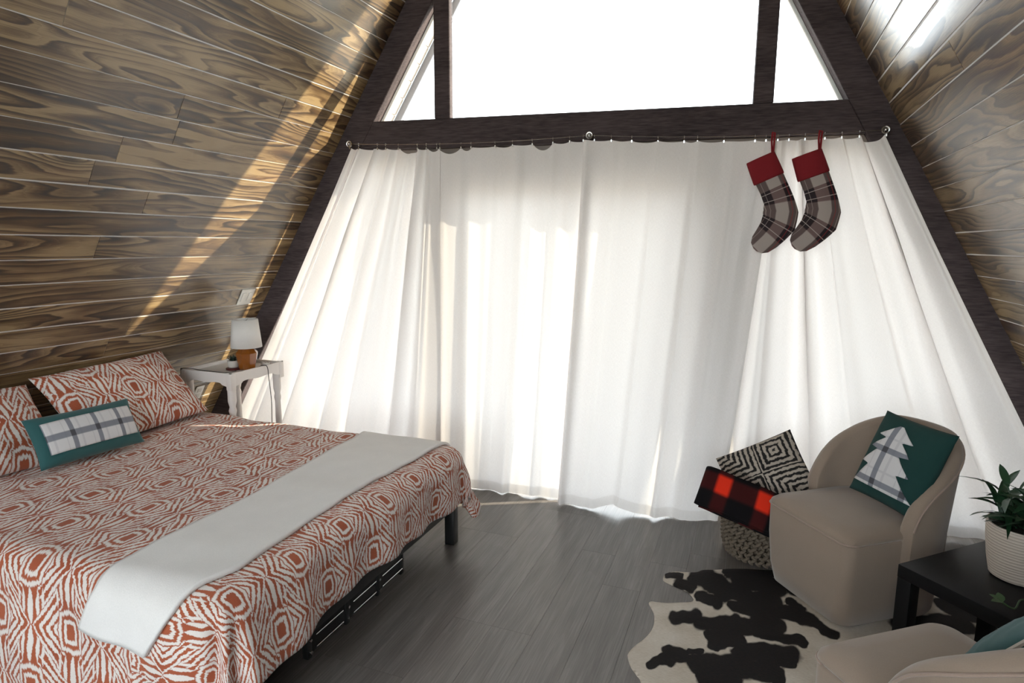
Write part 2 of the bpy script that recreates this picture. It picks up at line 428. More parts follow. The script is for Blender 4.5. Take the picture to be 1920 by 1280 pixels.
def pillow_h(wd, ht, th, x, y, pinch=0.05):    # front height of the pillow at local x, y
    a = max(-1, min(1, x/(wd/2))); b = max(-1, min(1, y/(ht/2)))
    return th/2*(max(0, 1-abs(a)**2.6)*max(0, 1-abs(b)**2.6))**0.55

# ------------------------------------------------------------------ setting: the gable frame
T = V((cos(radians(6)), sin(radians(6)), 0)); NO = V((-sin(radians(6)), cos(radians(6)), 0)); ORG = V((-1.589, 3.704, 0))
def G(u, z, w=0.0): return ORG + T*u + V((0, 0, z)) - NO*w         # w: towards the room
uL = lambda z: -0.53 + (z - 3.083)*0.598
uR = lambda z: 1.906 - (z - 2.873)*0.553
XL = lambda z: ORG.x + T.x*uL(z)
XR = lambda z: ORG.x + T.x*uR(z)
YG = lambda x: ORG.y + (x - ORG.x)/T.x*T.y
ZR = 5.10
YB = -2.0
def prism(name, poly, w0, w1, m, parent=None, bev=0.004):
    """polygon in gable (u,z), from depth w0 to w1"""
    bm = bmesh.new()
    a = [bm.verts.new(G(u, z, w1)) for u, z in poly]; b = [bm.verts.new(G(u, z, w0)) for u, z in poly]
    bm.faces.new(a); bm.faces.new(b[::-1]); n = len(poly)
    for k in range(n): bm.faces.new((a[k], b[k], b[(k+1) % n], a[(k+1) % n]))
    bmesh.ops.recalc_face_normals(bm, faces=bm.faces)
    if bev: bmesh.ops.bevel(bm, geom=list(bm.edges), offset=bev, segments=1, affect='EDGES')
    return obj(name, done(bm, name), m, parent)

# floor ---------------------------------------------------------------
fl = box('floor', (-0.3, 0.6, -0.06), (7.2, 6.9, 0.1), M['slab']); tag(fl, kind='structure')
plank_cache = {}
def plank_mesh(wd, ln, th, bev, name='plank'):
    k = (round(wd, 4), round(ln, 3), th)
    if k not in plank_cache:
        bm = bmesh.new(); vs = box_bm(bm, (ln/2, 0, -th/2), (ln, wd, th))
        es = [e for e in bm.edges if all(abs(v.co.z) < 1e-6 for v in e.verts)]
        bmesh.ops.bevel(bm, geom=es, offset=bev, segments=1, affect='EDGES')
        plank_cache[k] = done(bm, name)
    return plank_cache[k]
WF = 0.18
for i in range(32):
    x = -3.56 + WF*i
    y = -0.6 - random.choice((0, 0.3, 0.55, 0.8, 1.05))
    while y < 4.0:
        me = plank_mesh(WF - 0.0005, 1.2195, 0.012, 0.0005, 'floor_plank')
        if y + 1.2 > 0.2:
            R = Matrix.Translation((x, y, 0)) @ Matrix(((0, 1, 0, 0), (1, 0, 0, 0), (0, 0, -1, 0), (0, 0, 0, 1)))
            R = Matrix.Translation((x, y, 0)) @ Matrix.Rotation(pi/2, 4, 'Z')
            o = obj('plank', me, None, fl)
            if not me.materials: me.materials.append(M['vinyl'])
            o.matrix_world = R
        y += 1.22
# object-space: x along the plank, so the vinyl grain runs along x
# walls -----------------------------------------------------------------
def sloped_wall(name, side):
    Xf = XL if side < 0 else XR
    z0, dz = (2.292, 0.1114) if side < 0 else (2.453, 0.1115)
    sx = 0.598*T.x*(1) if side < 0 else -0.553*T.x
    up = V((sx, 0, 1)).normalized(); nrm = (V((0, 1, 0)).cross(up) if side < 0 else up.cross(V((0, 1, 0)))).normalized()
    pitch = dz*sqrt(1 + sx*sx)
    # backing board with the pale tongues showing in the gaps
    bm = bmesh.new()
    def P(z, y, d): return V((Xf(z), y, z)) + nrm*d
    za, zb = -0.02, ZR
    vs = []
    for d in (-0.0012, -0.07):
        vs += [bm.verts.new(P(z, y, d)) for z, y in ((za, YB), (za, YG(Xf(za)) + 0.15), (zb, YG(Xf(zb)) + 0.15), (zb, YB))]
    bm.faces.new(vs[:4]); bm.faces.new(vs[7:3:-1])
    for k in range(4): bm.faces.new((vs[k], vs[4+k], vs[4+(k+1) % 4], vs[(k+1) % 4]))
    wl = obj(name, done(bm, name), M['tongue']); tag(wl, kind='structure')
    rnd = random.Random(11 if side < 0 else 5)
    k0 = int((z0 - 0.0)/dz)
    for k in range(-25, k0+1):
        zlo = z0 - dz*(k+1); zc = zlo + dz/2
        if zlo > ZR - dz or zc < 0.03: continue
        x = Xf(zc); yend = YG(x)
        gap = rnd.choice((0.0030, 0.0050, 0.0065, 0.0080))
        # joints along the row
        js = [YB, rnd.uniform(-0.9, 0.7)]
        if rnd.random() < 0.6: js.append(rnd.uniform(1.5, 2.9))
        if side < 0 and k == 0: js = [YB, 0.2, 2.37]
        if side < 0 and k == -1: js = [YB, -0.4, 3.0]
        js.append(yend)
        for a, b in zip(js, js[1:]):
            ln = b - a - 0.0012
            bm = bmesh.new()
            h = (pitch - gap)/2; th = 0.012; bv = 0.0016
            sk = T.y/T.x*up.x*h if b == yend else 0.0       # the last board is cut to the gable
            top = [(0, -h), (ln - sk, -h), (ln + sk, h), (0, h)]
            tp = [bm.verts.new((px + (bv if px < 1e-5 else -bv), py + (bv if py < 0 else -bv), 0)) for px, py in top]
            md = [bm.verts.new((px, py, -bv)) for px, py in top]; bt = [bm.verts.new((px, py, -th)) for px, py in top]
            bm.faces.new(tp)
            for q in range(4):
                bm.faces.new((tp[q], md[q], md[(q+1) % 4], tp[(q+1) % 4])); bm.faces.new((md[q], bt[q], bt[(q+1) % 4], md[(q+1) % 4]))
            o = obj('plank', done(bm, 'plank'), M['wall'], wl)
            ax = V((0, 1, 0)); ay = up if side < 0 else -up
            ay = nrm.cross(ax); 
            o.matrix_world = Matrix(((ax.x, ay.x, nrm.x, x + nrm.x*0.001), (ax.y, ay.y, nrm.y, a), (ax.z, ay.z, nrm.z, zc + nrm.z*0.001), (0, 0, 0, 1)))
    return wl
sloped_wall('wall_left', -1); sloped_wall('wall_right', 1)

# gable wall --------------------------------------------------------------
wb = tag(bpy.data.objects.new('wall_back', None), kind='structure'); COL.objects.link(wb)
RW = 0.155   # width of a rafter in the gable
def rafter(name, uf, side, w0, w1, m, parent, rw=RW, off=0.0):
    dxdz = 0.598 if side < 0 else 0.553
    k = rw*sqrt(1 + dxdz*dxdz); o = off*sqrt(1 + dxdz*dxdz); s = 1 if side < 0 else -1
    poly = [(uf(0) + s*o, 0), (uf(0) + s*(o + k), 0), (uf(4.93) + s*(o + k), 4.93), (uf(4.93) + s*o, 4.93)]
    return prism(name, poly, w0, w1, m, parent)
rafter('rafter', uL, -1, -0.14, 0.0, M['beam'], wb, RW + 0.008, -0.008); rafter('rafter', uR, 1, -0.14, 0.0, M['beam'], wb, RW + 0.008, -0.008)
ki = RW*sqrt(1 + 0.598**2)
iL = lambda z: uL(z) + RW*sqrt(1 + 0.598**2)
iR = lambda z: uR(z) - RW*sqrt(1 + 0.553**2)
ZB0, ZB1 = 2.195, 2.372
prism('beam', [(iL(ZB0), ZB0), (iR(ZB0), ZB0), (iR(ZB1), ZB1), (iL(ZB1), ZB1)], -0.14, 0.002, M['beam'], wb)
zt = 2.372
for ua, ub in ((-0.354, -0.249), (1.527, 1.633)):
    za = (ua + 0.53 - ki)/0.598 + 3.083 if ua < 0 else 4.0
    ztop = 2.93 if ua < 0 else 3.05
    if ua < 0: poly = [(ua, zt), (ub, zt), (ub, (ub - ki + 0.53)/0.598 + 3.083), (ua, (ua - ki + 0.53)/0.598 + 3.083)]
    else:
        kr = RW*sqrt(1 + 0.553**2); f = lambda u: 2.873 + (1.906 - kr - u)/0.553
        poly = [(ua, zt), (ub, zt), (ub, f(ub)), (ua, f(ua))]
    prism('post', poly, -0.055, 0.001, M['beam'], wb)
# below the beam: studs, header, door opening, side lights
HD = 1.965
prism('door_header', [(-0.457, HD), (1.606, HD), (1.606, ZB0), (-0.457, ZB0)], -0.13, -0.03, M['pane'], wb)
prism('stud', [(-0.457, 0), (-0.215, 0), (-0.215, HD), (-0.457, HD)], -0.13, -0.03, M['pane'], wb)
prism('stud', [(1.24, 0), (1.606, 0), (1.606, HD), (1.24, HD)], -0.13, -0.03, M['pane'], wb)
for side in (-1, 1):
    a = (iL, -0.457) if side < 0 else (iR, 1.606)
    prism('side_header', [(a[0](2.10), 2.10), (a[1], 2.10), (a[1], ZB0), (a[0](ZB0), ZB0)], -0.13, -0.03, M['pane'], wb)
    prism('sill', [(a[0](0.0), 0.0), (a[1], 0.0), (a[1], 0.10), (a[0](0.10), 0.10)], -0.13, -0.03, M['pane'], wb)
def window(name, polys, w, parent=None, m=None, border=0.0):
    o = tag(bpy.data.objects.new(name, None), kind='structure'); COL.objects.link(o)
    for p in polys: prism('glass_pane', p, w - 0.003, w + 0.003, M['glass'], o, 0)
    return o
fR = lambda u: 2.873 + (1.906 - RW*sqrt(1 + 0.553**2) - u)/0.553
fL = lambda u: 3.083 + (u - ki + 0.53)/0.598
w1 = window('window_1', [[(iL(zt), zt), (-0.354, zt), (-0.354, fL(-0.354))]], -0.045)
w2 = window('window_2', [[(-0.249, zt), (1.527, zt), (1.527, fR(1.527)), (0.68, 4.82), (-0.249, fL(-0.249))]], -0.045)
w3 = window('window_3', [[(1.633, zt), (iR(zt), zt), (1.633, fR(1.633))]], -0.045)
# white stop bead beside the right rafter and the left one, seen through the small triangles
rafter('window_bead', uL, -1, -0.135, -0.085, M['trimw'], w1, 0.022, RW - 0.002)
rafter('window_bead', uR, 1, -0.135, -0.085, M['trimw'], w3, 0.022, RW - 0.002)
w4 = window('window_4', [[(iL(0.10), 0.10), (-0.457, 0.10), (-0.457, 2.10), (iL(2.10), 2.10)]], -0.09)
w5 = window('window_5', [[(1.606, 0.10), (iR(0.10), 0.10), (iR(2.10), 2.10), (1.606, 2.10)]], -0.09)
d1 = tag(bpy.data.objects.new('door_1', None), kind='structure'); COL.objects.link(d1)
for ua, ub, w in ((-0.215, 0.545, -0.08), (0.495, 1.24, -0.115)):
    fwd = 0.05
    for p in ([(ua, 0), (ua+fwd, 0), (ua+fwd, HD), (ua, HD)], [(ub-fwd, 0), (ub, 0), (ub, HD), (ub-fwd, HD)],
              [(ua+fwd, 0), (ub-fwd, 0), (ub-fwd, 0.07), (ua+fwd, 0.07)], [(ua+fwd, HD-fwd), (ub-fwd, HD-fwd), (ub-fwd, HD), (ua+fwd, HD)]):
        prism('door_frame', p, w - 0.015, w + 0.015, M['trimw'], d1)
    prism('glass_pane', [(ua+fwd, 0.07), (ub-fwd, 0.07), (ub-fwd, HD-fwd), (ua+fwd, HD-fwd)], w - 0.003, w + 0.003, M['glass'], d1, 0)
# unseen rear gable behind the camera, its window added and sized for fill light
def rear():
    bm = bmesh.new(); o = tag(bpy.data.objects.new('wall_front', None), kind='structure'); COL.objects.link(o)
    def piece(nm, poly, m, y0=YB - 0.12, y1=YB, par=o):
        bm = bmesh.new(); a = [bm.verts.new((x, y0, z)) for x, z in poly]; b = [bm.verts.new((x, y1, z)) for x, z in poly]
        bm.faces.new(a); bm.faces.new(b[::-1])
        for k in range(len(poly)): bm.faces.new((a[k], b[k], b[(k+1) % len(poly)], a[(k+1) % len(poly)]))
        return obj(nm, done(bm, nm), m, par)
    xa, xb, z0, z1 = -3.15, 1.15, 0.30, 2.55
    cl = lambda x, z: max(x, XL(z) + 0.12) if x < -1 else min(x, XR(z) - 0.12)
    piece('gable_board', [(XL(0), 0), (XR(0), 0), (XR(z0), z0), (XL(z0), z0)], M['wall'])
    for f, sg in ((XL, 1), (XR, -1)):
        piece('rafter', [(f(z0), z0), (f(z0) + sg*0.2, z0), (f(4.7) + sg*0.2, 4.7), (f(4.7), 4.7)], M['beam'])
    wn = tag(bpy.data.objects.new('rear_fill_window', None), kind='structure'); COL.objects.link(wn)
    piece('glass_pane', [(XL(z0) + 0.2, z0), (XR(z0) - 0.2, z0), (XR(4.6) - 0.2, 4.6), (XL(4.6) + 0.2, 4.6)], M['glass'], YB - 0.07, YB - 0.064, wn)
    piece('beam', [(XL(2.2) + 0.2, 2.2), (XR(2.2) - 0.2, 2.2), (XR(2.38) - 0.2, 2.38), (XL(2.38) + 0.2, 2.38)], M['beam'])
    for x in (-2.0, -0.05): piece('post', [(x - 0.05, z0), (x + 0.05, z0), (x + 0.05, 3.0), (x - 0.05, 3.0)], M['beam'], YB - 0.115, YB - 0.005)
rear()

# outside: roof overhangs; unseen deck added and ground kept pale to bounce light -------------------------------------
def overhang(name, uf, side, L):
    o = tag(bpy.data.objects.new(name, None), kind='structure'); COL.objects.link(o)
    dxdz = 0.598 if side < 0 else 0.553; s = 1 if side < 0 else -1; th = 0.05*sqrt(1 + dxdz*dxdz)
    zz = 0.0; dz = 0.1114 if side < 0 else 0.1115
    z = 2.292 - dz*20 if side < 0 else 2.453 - dz*22
    while z < ZR - 0.15:
        a, b = z + 0.0025, z + dz - 0.0025
        prism('plank', [(uf(a), a), (uf(b), b), (uf(b) - s*th, b), (uf(a) - s*th, a)], -L, -0.14, M['soffit'], o, 0)
        z += dz
    rafter('barge_board', uf, side, -L - 0.045, -L, M['barge'], o, 0.05 if side < 0 else 0.085, 0.0)
    prism('roof_deck', [(uf(0) - s*th, 0), (uf(ZR) - s*th, ZR), (uf(ZR) - s*th*2, ZR), (uf(0) - s*th*2, 0)], -L - 0.04, -0.1, M['barge'], o, 0)
overhang('roof_overhang_left', uL, -1, 0.54); overhang('roof_overhang_right', uR, 1, 0.41)
dk = tag(bpy.data.objects.new('outdoor_bounce_deck', None), kind='structure'); COL.objects.link(dk)
for k in range(14):
    w = -0.20 - 0.145*k
    prism('deck_board', [(-2.9, -0.09), (4.1, -0.09), (4.1, -0.06), (-2.9, -0.06)], w - 0.14, w, M['deck'], dk, 0)
gd = box('outdoor_ground', (0, 0, -0.55), (160, 160, 0.1), M['ground']); tag(gd, kind='structure')

# ------------------------------------------------------------------ curtains
ZW = 2.222
def zwire(u):
    if u < 0.634: s = (u + 0.92)/(0.634 + 0.92); a, b = 2.228, 2.226
    else: s = (u - 0.634)/(2.18 - 0.634); a, b = 2.226, 2.198
    return a + (b - a)*s - 0.020*4*max(0, s)*(1 - max(0, min(1, s)))*1.0
def curtain(name, label, ut, ub, hem, nfold, amp, wtop, wbot, seed, clips, poww=1.15, edge=None):
    rnd = random.Random(seed)
    C, R = nfold*30 + 1, 46
    ph = [rnd.uniform(0, 6.28) for _ in range(6)]
    cs = [(i + 0.5*0)/(clips - 1) for i in range(clips)]; cs = [min(1, max(0, c + (rnd.uniform(-0.3, 0.3)/(clips-1) if 0 < c < 1 else 0))) for c in cs]
    sags = [rnd.uniform(0.005, 0.013)*(3.2 if rnd.random() < 0.12 else 1) for _ in range(clips)]
    P = np.zeros((R+1, C, 3)); U = np.zeros((R+1, C, 2))
    for j in range(R+1):
        v = j/R
        for i in range(C):
            s = i/(C-1)
            sw = s + 0.012*sin(2*pi*s*2.3 + ph[0]) + 0.010*sin(2*pi*s*5.1 + ph[1])*(1 - 0.4*v)
            sh = sw + 0.012*v*sin(2*pi*(s*3.3) + ph[2])
            f = sin(2*pi*nfold*sh + ph[3]) + 0.5*sin(2*pi*nfold*1.63*sh + ph[4] + 0.6*v) + 0.16*sin(2*pi*nfold*2.7*sh + ph[5])
            f = f*0.75 + 0.5*(1 - abs(sin(pi*nfold*sh*0.8 + ph[2])))**3*(1 - 0.5*v)
            A = amp*(0.35 + 0.65*min(1, v*4))*(0.55 + 0.9*(0.5 + 0.5*sin(2*pi*s*1.7 + ph[5])))
            u0 = ut[0] + (ut[1] - ut[0])*s; u1 = ub[0] + (ub[1] - ub[0])*s
            k = v**poww
            u = u0 + (u1 - u0)*k + 0.22*A*cos(2*pi*nfold*sh + ph[3])
            # scalloped heading between the clips
            q = 0
            while q < clips - 2 and s > cs[q+1]: q += 1
            tt = (s - cs[q])/max(1e-6, cs[q+1] - cs[q]); tt = min(1, max(0, tt))
            sc = sags[q]*(4*tt*(1 - tt))**0.8
            zt_ = zwire(u0) - 0.022 - sc
            zb = np.interp(s, [h[0] for h in hem], [h[1] for h in hem]) + 0.002*f
            z = zt_ + (zb - zt_)*v
            wv = wtop + (wbot - wtop)*(v**1.4)
            if edge: wv += edge(s, v)
            w = wv + A*f*0.5 + 0.012*sin(2*pi*s*1.1 + v*3 + ph[1])*v
            w = max(w, 0.022 + 0.006*f*0.3)
            P[j, i] = G(u, z, w); U[j, i] = (s*(ub[1]-ub[0])*1.6, (1 - v)*2.2)
    me = grid_mesh(name, P, U)
    o = obj(name, me, M['curtain']); tag(o, label, 'curtain', 'white linen curtain panels on the wire')
    for c in cs:
        u0 = ut[0] + (ut[1]-ut[0])*c; p = G(u0, zwire(u0), 0.062)
        bm = bmesh.new()
        tube_bm(bm, [p + T*0.0 + V((0, 0, 0.006*cos(a))) + NO*(0.006*sin(a)) for a in np.linspace(0, 2*pi, 12)[:-1]], 0.0016, 5, True)
        tube_bm(bm, [p + V((0, 0, -0.006)), p + V((0, 0, -0.020))], 0.0016, 5)
        box_bm(bm, p + V((0, 0, -0.026)), (0.007, 0.005, 0.013))
        obj('clip', done(bm, 'clip', False), M['steel'], o)
    return o
curtain('curtain', 'leftmost white linen curtain, fanning out towards the nightstand corner', (-0.915, -0.295), (-2.08, -0.29),
        [(0, 0.03), (1, 0.03)], 6, 0.075, 0.050, 0.085, 3, 8, 1.0)
curtain('curtain', 'white linen curtain directly behind the foot corner of the bed, hem lifted off the floor', (-0.315, 0.665), (-0.33, 0.56),
        [(0, 0.004), (0.45, 0.004), (0.62, 0.003), (0.66, 0.012), (1, 0.006)], 5, 0.036, 0.048, 0.10, 8, 9)
curtain('curtain', 'white linen curtain bulging into the room left of the basket, hem sweeping floor', (0.60, 1.66), (0.505, 1.46),
        [(0, 0.006), (0.25, 0.006), (0.36, 0.045), (0.5, 0.014), (0.88, 0.003), (1, 0.010)], 5, 0.036, 0.060, 0.185, 15, 9, 1.15,
        lambda s, v: 0.03*v*sin(pi*s))
curtain('curtain', 'rightmost white linen curtain, fanning out behind the beige chair and the plant', (1.60, 2.185), (1.38, 3.30),
        [(0, 0.02), (1, 0.03)], 6, 0.090, 0.052, 0.09, 21, 7, 1.0)
# wire with its hooks
cw = thing('curtain_wire', 'thin metal curtain wire strung below the dark beam between three hooks', 'curtain wire', G(0.634, 2.226, 0.06))
iv = cw.matrix_world.inverted() if False else Matrix.Translation(-V(G(0.634, 2.226, 0.06)))
us = np.linspace(-0.92, 2.18, 60)
tube('wire', [iv @ G(u, zwire(u), 0.062) for u in us], 0.0017, M['steel'], cw, 6)
for uu in (-0.92, 0.634, 2.18):
    zc = zwire(uu); bm = bmesh.new()
    tube_bm(bm, [iv @ (G(uu, zc, 0.062) + T*(0.017*cos(a)) + V((0, 0, 0.017*sin(a)))) for a in np.linspace(0, 2*pi, 17)[:-1]], 0.0045, 7, True)
    bmesh.ops.create_uvsphere(bm, u_segments=12, v_segments=8, radius=0.011, matrix=Matrix.Translation(iv @ G(uu, zc, 0.062)))
    tube_bm(bm, [iv @ G(uu, zc + 0.004, 0.055), iv @ G(uu, zc + 0.004, 0.0)], 0.004, 7)
    obj('screw_hook', done(bm, 'screw_hook', True, 40), M['steel'], cw)

# ------------------------------------------------------------------ stockings
def loft(name, secs, m, parent, n=28, uvscale=1.0, cap=True):
    """secs: list of (centre Vector, side Vector (half width), depth Vector (half depth))"""
    bm = bmesh.new(); uvl = bm.loops.layers.uv.new('uv'); rings = []; t = 0; ts = []
    for i, (c, a, b) in enumerate(secs):
        if i: t += (c - secs[i-1][0]).length
        ts.append(t)
        rings.append([bm.verts.new(c + a*cos(2*pi*k/n) + b*sin(2*pi*k/n)) for k in range(n)])
    for i in range(len(rings)-1):
        for k in range(n):
            k2 = (k+1) % n; f = bm.faces.new((rings[i][k], rings[i][k2], rings[i+1][k2], rings[i+1][k])); f.smooth = True
            for lp, (ii, kk) in zip(f.loops, ((i, k), (i, k2), (i+1, k2), (i+1, k))):
                lp[uvl].uv = (secs[ii][1].length*cos(2*pi*kk/n), ts[ii])
    if cap:
        for rr in (rings[0][::-1], rings[-1]): bm.faces.new(rr)
    return obj(name, done(bm, name), m, parent)
def stocking(label, uc, zc, tilt, sc):
    w0 = 0.13
    base = G(uc, zc, w0); t = thing('christmas_stocking', label, 'stocking', base, None, 'tartan stockings hung from the curtain wire')
    def L(x, y, d=0.0):      # local: x right, y up in the gable plane, tilted
        ca, sa = cos(tilt), sin(tilt)
        return (T*(x*ca - y*sa) + V((0, 0, x*sa + y*ca)) - NO*d)*sc
    # centre line: leg down to the ankle, then the foot swings left to the toe; (x, y, halfwidth, direction of the side axis)
    key = [(0.0, -0.02, 0.076, 0), (0.002, -0.10, 0.075, 2), (0.006, -0.18, 0.074, 2), (0.006, -0.25, 0.077, -8), (-0.004, -0.31, 0.090, -28),
           (-0.034, -0.362, 0.094, -50), (-0.080, -0.395, 0.082, -62), (-0.125, -0.420, 0.073, -66), (-0.165, -0.437, 0.062, -68), (-0.190, -0.447, 0.042, -68), (-0.201, -0.452, 0.012, -68)]
    secs = []
    for i in range(len(key)-1):
        for q in range(4):
            s = q/4; a, b = key[i], key[i+1]; x, y, h, an = [a[k] + (b[k]-a[k])*s for k in range(4)]
            an = radians(an); dep = min(0.020, h*0.4)
            secs.append((L(x, y), L(h*cos(an), h*sin(an)), L(0, 0, 1)*dep))
    x, y, h, an = key[-1]; an = radians(an); secs.append((L(x, y), L(h*cos(an), h*sin(an)), L(0, 0, 1)*0.006))
    loft('sock', secs, M['tartan'], t)
    cuff = [(L(0, y), L(h, 0), L(0, 0, 1)*d) for y, h, d in ((0.002, 0.070, 0.018), (0.006, 0.076, 0.026), (0.0, 0.078, 0.028), (-0.06, 0.081, 0.031), (-0.112, 0.083, 0.032), (-0.122, 0.082, 0.030), (-0.124, 0.074, 0.024))]
    loft('cuff', cuff, M['red'], t)
    hz = zwire(uc) + 0.004
    top = L(0.062, 0.0); up = V((0, 0, hz)) - V((0, 0, zc)) ; px = (T*(0.062*cos(tilt)*sc))
    pts = [top, top*0.4 + (px + up)*0.6 - T*0.006, px + up - T*0.004, px + up + NO*(w0 - 0.055)*0.5 + V((0, 0, 0.006)), px + up*0.98 + T*0.008, top + T*0.006]
    tube('hanging_loop', [pts[0], pts[1], pts[2], pts[3], pts[4], pts[5]], 0.0055*sc, M['red'], t, 6)
stocking('left tartan stocking with red cuff, the one hanging further from the right hook', 1.572, 2.062, radians(24), 0.98)
stocking('right tartan stocking with red cuff, the one hanging nearer the right hook', 1.800, 2.075, radians(20), 0.98)

# ------------------------------------------------------------------ bed
bx0, bx1, by0, by1 = -3.42, -1.42, 1.32, 2.90
bed = thing('bed', 'low black metal platform bed standing under the left sloping plank wall', 'bed', ((bx0+bx1)/2, (by0+by1)/2, 0))
bo = -V(((bx0+bx1)/2, (by0+by1)/2, 0))
def bp(nm, c, s, m, bev=0.004): return box(nm, V(c) + bo, s, m, bed, bev)
for x in (bx0 + 0.35, bx1 - 0.025):
    for y in (by0 + 0.03, by1 - 0.03): bp('leg', (x, y, 0.10), (0.055, 0.055, 0.20), M['black'])
bp('side_rail', (bx1 - 0.02, (by0+by1)/2, 0.245), (0.04, by1-by0, 0.09), M['black'])
bp('side_rail', (bx0 + 0.02, (by0+by1)/2, 0.245), (0.04, by1-by0, 0.09), M['black'])
for y in (by0 + 0.02, by1 - 0.02): bp('side_rail', ((bx0+bx1)/2, y, 0.245), (bx1-bx0-0.08, 0.04, 0.09), M['black'])
for k in range(9): bp('slat', (bx0 + 0.2 + k*0.2, (by0+by1)/2, 0.282), (0.08, by1-by0-0.08, 0.016), M['black'], 0.003)
# folding support bar with steel rods hanging under the foot end
sup = bp('support_bar', (-1.51, 2.11, 0.125), (0.035, 0.66, 0.15), M['black'])
for y in (1.88, 2.12, 2.34):
    for z in (0.118, 0.068):
        tube('steel_rod', [V((-1.485, y - 0.085, z)) + bo, V((-1.485, y + 0.085, z)) + bo], 0.0032, M['steel'], sup, 6)
for y in (1.76, 2.0, 2.23, 2.43):
    bb = bp('hinge_bracket', (-1.50, y, 0.10), (0.03, 0.028, 0.125), M['black'], 0.006); bb.parent = sup
    for z in (0.065, 0.115):
        tube('bolt', [V((-1.484, y, z)) + bo, V((-1.478, y, z)) + bo], 0.006, M['steel'], sup, 8)
mat_ = bp('mattress', ((bx0+bx1)/2, (by0+by1)/2, 0.405), (bx1-bx0-0.04, by1-by0-0.04, 0.23), M['mattress'], 0.05)

# draped cloths over the mattress
TOPZ = 0.545
def top_bump(x, y):
    return 0.012*fn(x*2.4, y*2.4, 1) + 0.007*fn(x*6, y*6, 5) + 0.03*max(0, 1 - ((x + 3.3)/0.5)**2)*0.3
def drape(a, b, up, fx=(-9.0, -1.455), fy=(1.345, 2.85), rad=0.085):
    """cloth coordinates (metres, flat) to the draped position"""
    cx = min(max(a, fx[0]), fx[1]); cy = min(max(b, fy[0]), fy[1])
    ex, ey = a - cx, b - cy; e = sqrt(ex*ex + ey*ey)
    z = TOPZ + up + top_bump(a, b)
    if e < 1e-9: return V((a, b, z))
    dx, dy = ex/e, ey/e
    if dx > 0.05 and dy < -0.05 and e > 0.33: e = 0.33 + (e - 0.33)*0.25
    if dx > 0.05 and dy > 0.05:                 # the far foot corner swings out as one loose flap
        e = min(e, 0.46 + 0.1*(e - 0.46))
        fi = math.atan2(dy, dx); fi -= 0.62*fi*sin(2*fi)*min(1, max(0, e - 0.1)/0.2); dx, dy = cos(fi), sin(fi)
    q = rad*pi/2; r = rad + up
    if e < q: t = e/rad; out = r*sin(t); dn = r*(1 - cos(t))
    else:
        t = e - q
        cnr = min(abs(dx), abs(dy))*1.41*(1 if dy > 0 else 0); out = r + t*(0.06 + 0.30*cnr); dn = r + t*(0.985 - 0.05*cnr)
    corner = min(abs(dx), abs(dy))*1.41
    fold = sin(math.atan2(ey, ex)*6.0)*(0.035 if dy < 0 else 0.012)*corner*min(1, e/0.2)
    wav = (0.014*sin(b*9 + 1) + 0.010*sin(b*23 + a*3))*abs(dx)*min(1, e/0.25) + (0.016*sin(a*8 + 2) + 0.01*sin(a*19))*abs(dy)*min(1, e/0.25)
    out += fold + wav + 0.02*min(1, e/0.12)*fn(a*4, b*4, 9)
    zz = z - dn
    return V((cx + dx*out, cy + dy*out, max(zz, 0.03)))
def cloth(name, a0, a1, b0, b1, step, up, m, th, shape=None, label=None, cat=None, off=(0, 0), seam=None):
    na, nb = int((a1-a0)/step), int((b1-b0)/step)
    P = np.zeros((nb+1, na+1, 3)); U = np.zeros((nb+1, na+1, 2))
    for j in range(nb+1):
        for i in range(na+1):
            s, t = i/na, j/nb; a = a0 + (a1-a0)*s; b = b0 + (b1-b0)*t
            if shape: a, b = shape(s, t, a, b)
            P[j, i] = drape(a, b, up); U[j, i] = (b + off[0], -a + off[1])
    me = grid_mesh(name, P, U)
    if seam is not None:            # the print runs across the bed on the main panel, along it on the foot panel
        ks = int((seam - a0)/(a1 - a0)*na); d = me.uv_layers[0].data; buf = np.zeros(len(d)*2, 'f'); d.foreach_get('uv', buf)
        buf = buf.reshape(nb, na, 4, 2); q = buf[:, :ks].copy(); buf[:, :ks, :, 0] = -q[..., 1]*0.84; buf[:, :ks, :, 1] = q[..., 0]*0.84
        d.foreach_set('uv', buf.reshape(-1))
    o = obj(name, me, m); tag(o, label, cat)
    md = o.modifiers.new('thickness', 'SOLIDIFY'); md.thickness = th; md.offset = -1
    return o
def comf_shape(s, t, a, b):
    k = min(1, max(0, (s - 0.80)/0.2))
    a += 0.018*sin(b*5.3)*k
    return a, b
cloth('comforter', -3.45, -1.455 + 0.315, 1.345 - 0.62, 2.85 + 0.40, 0.018, 0.0, M['ikat'], 0.022, comf_shape,
      'terracotta and white ikat comforter spread over the bed', 'comforter', (0.02, 0.05), -1.74)
def throw_shape(s, t, a, b):
    lo = np.interp(b, [1.10, 1.25, 1.9, 2.9], [-1.985, -1.90, -1.90, -1.99]); hi = np.interp(b, [1.10, 1.25, 1.45, 1.8, 2.3, 2.95], [-1.665, -1.555, -1.495, -1.525, -1.53, -1.475])
    return lo + (hi - lo)*s, b
cloth('throw_blanket', -1.95, -1.50, 1.345 - 0.235, 2.85 + 0.20, 0.018, 0.018, M['throw'], 0.014, throw_shape,
      'folded white fleece throw laid across the foot of the bed', 'blanket')
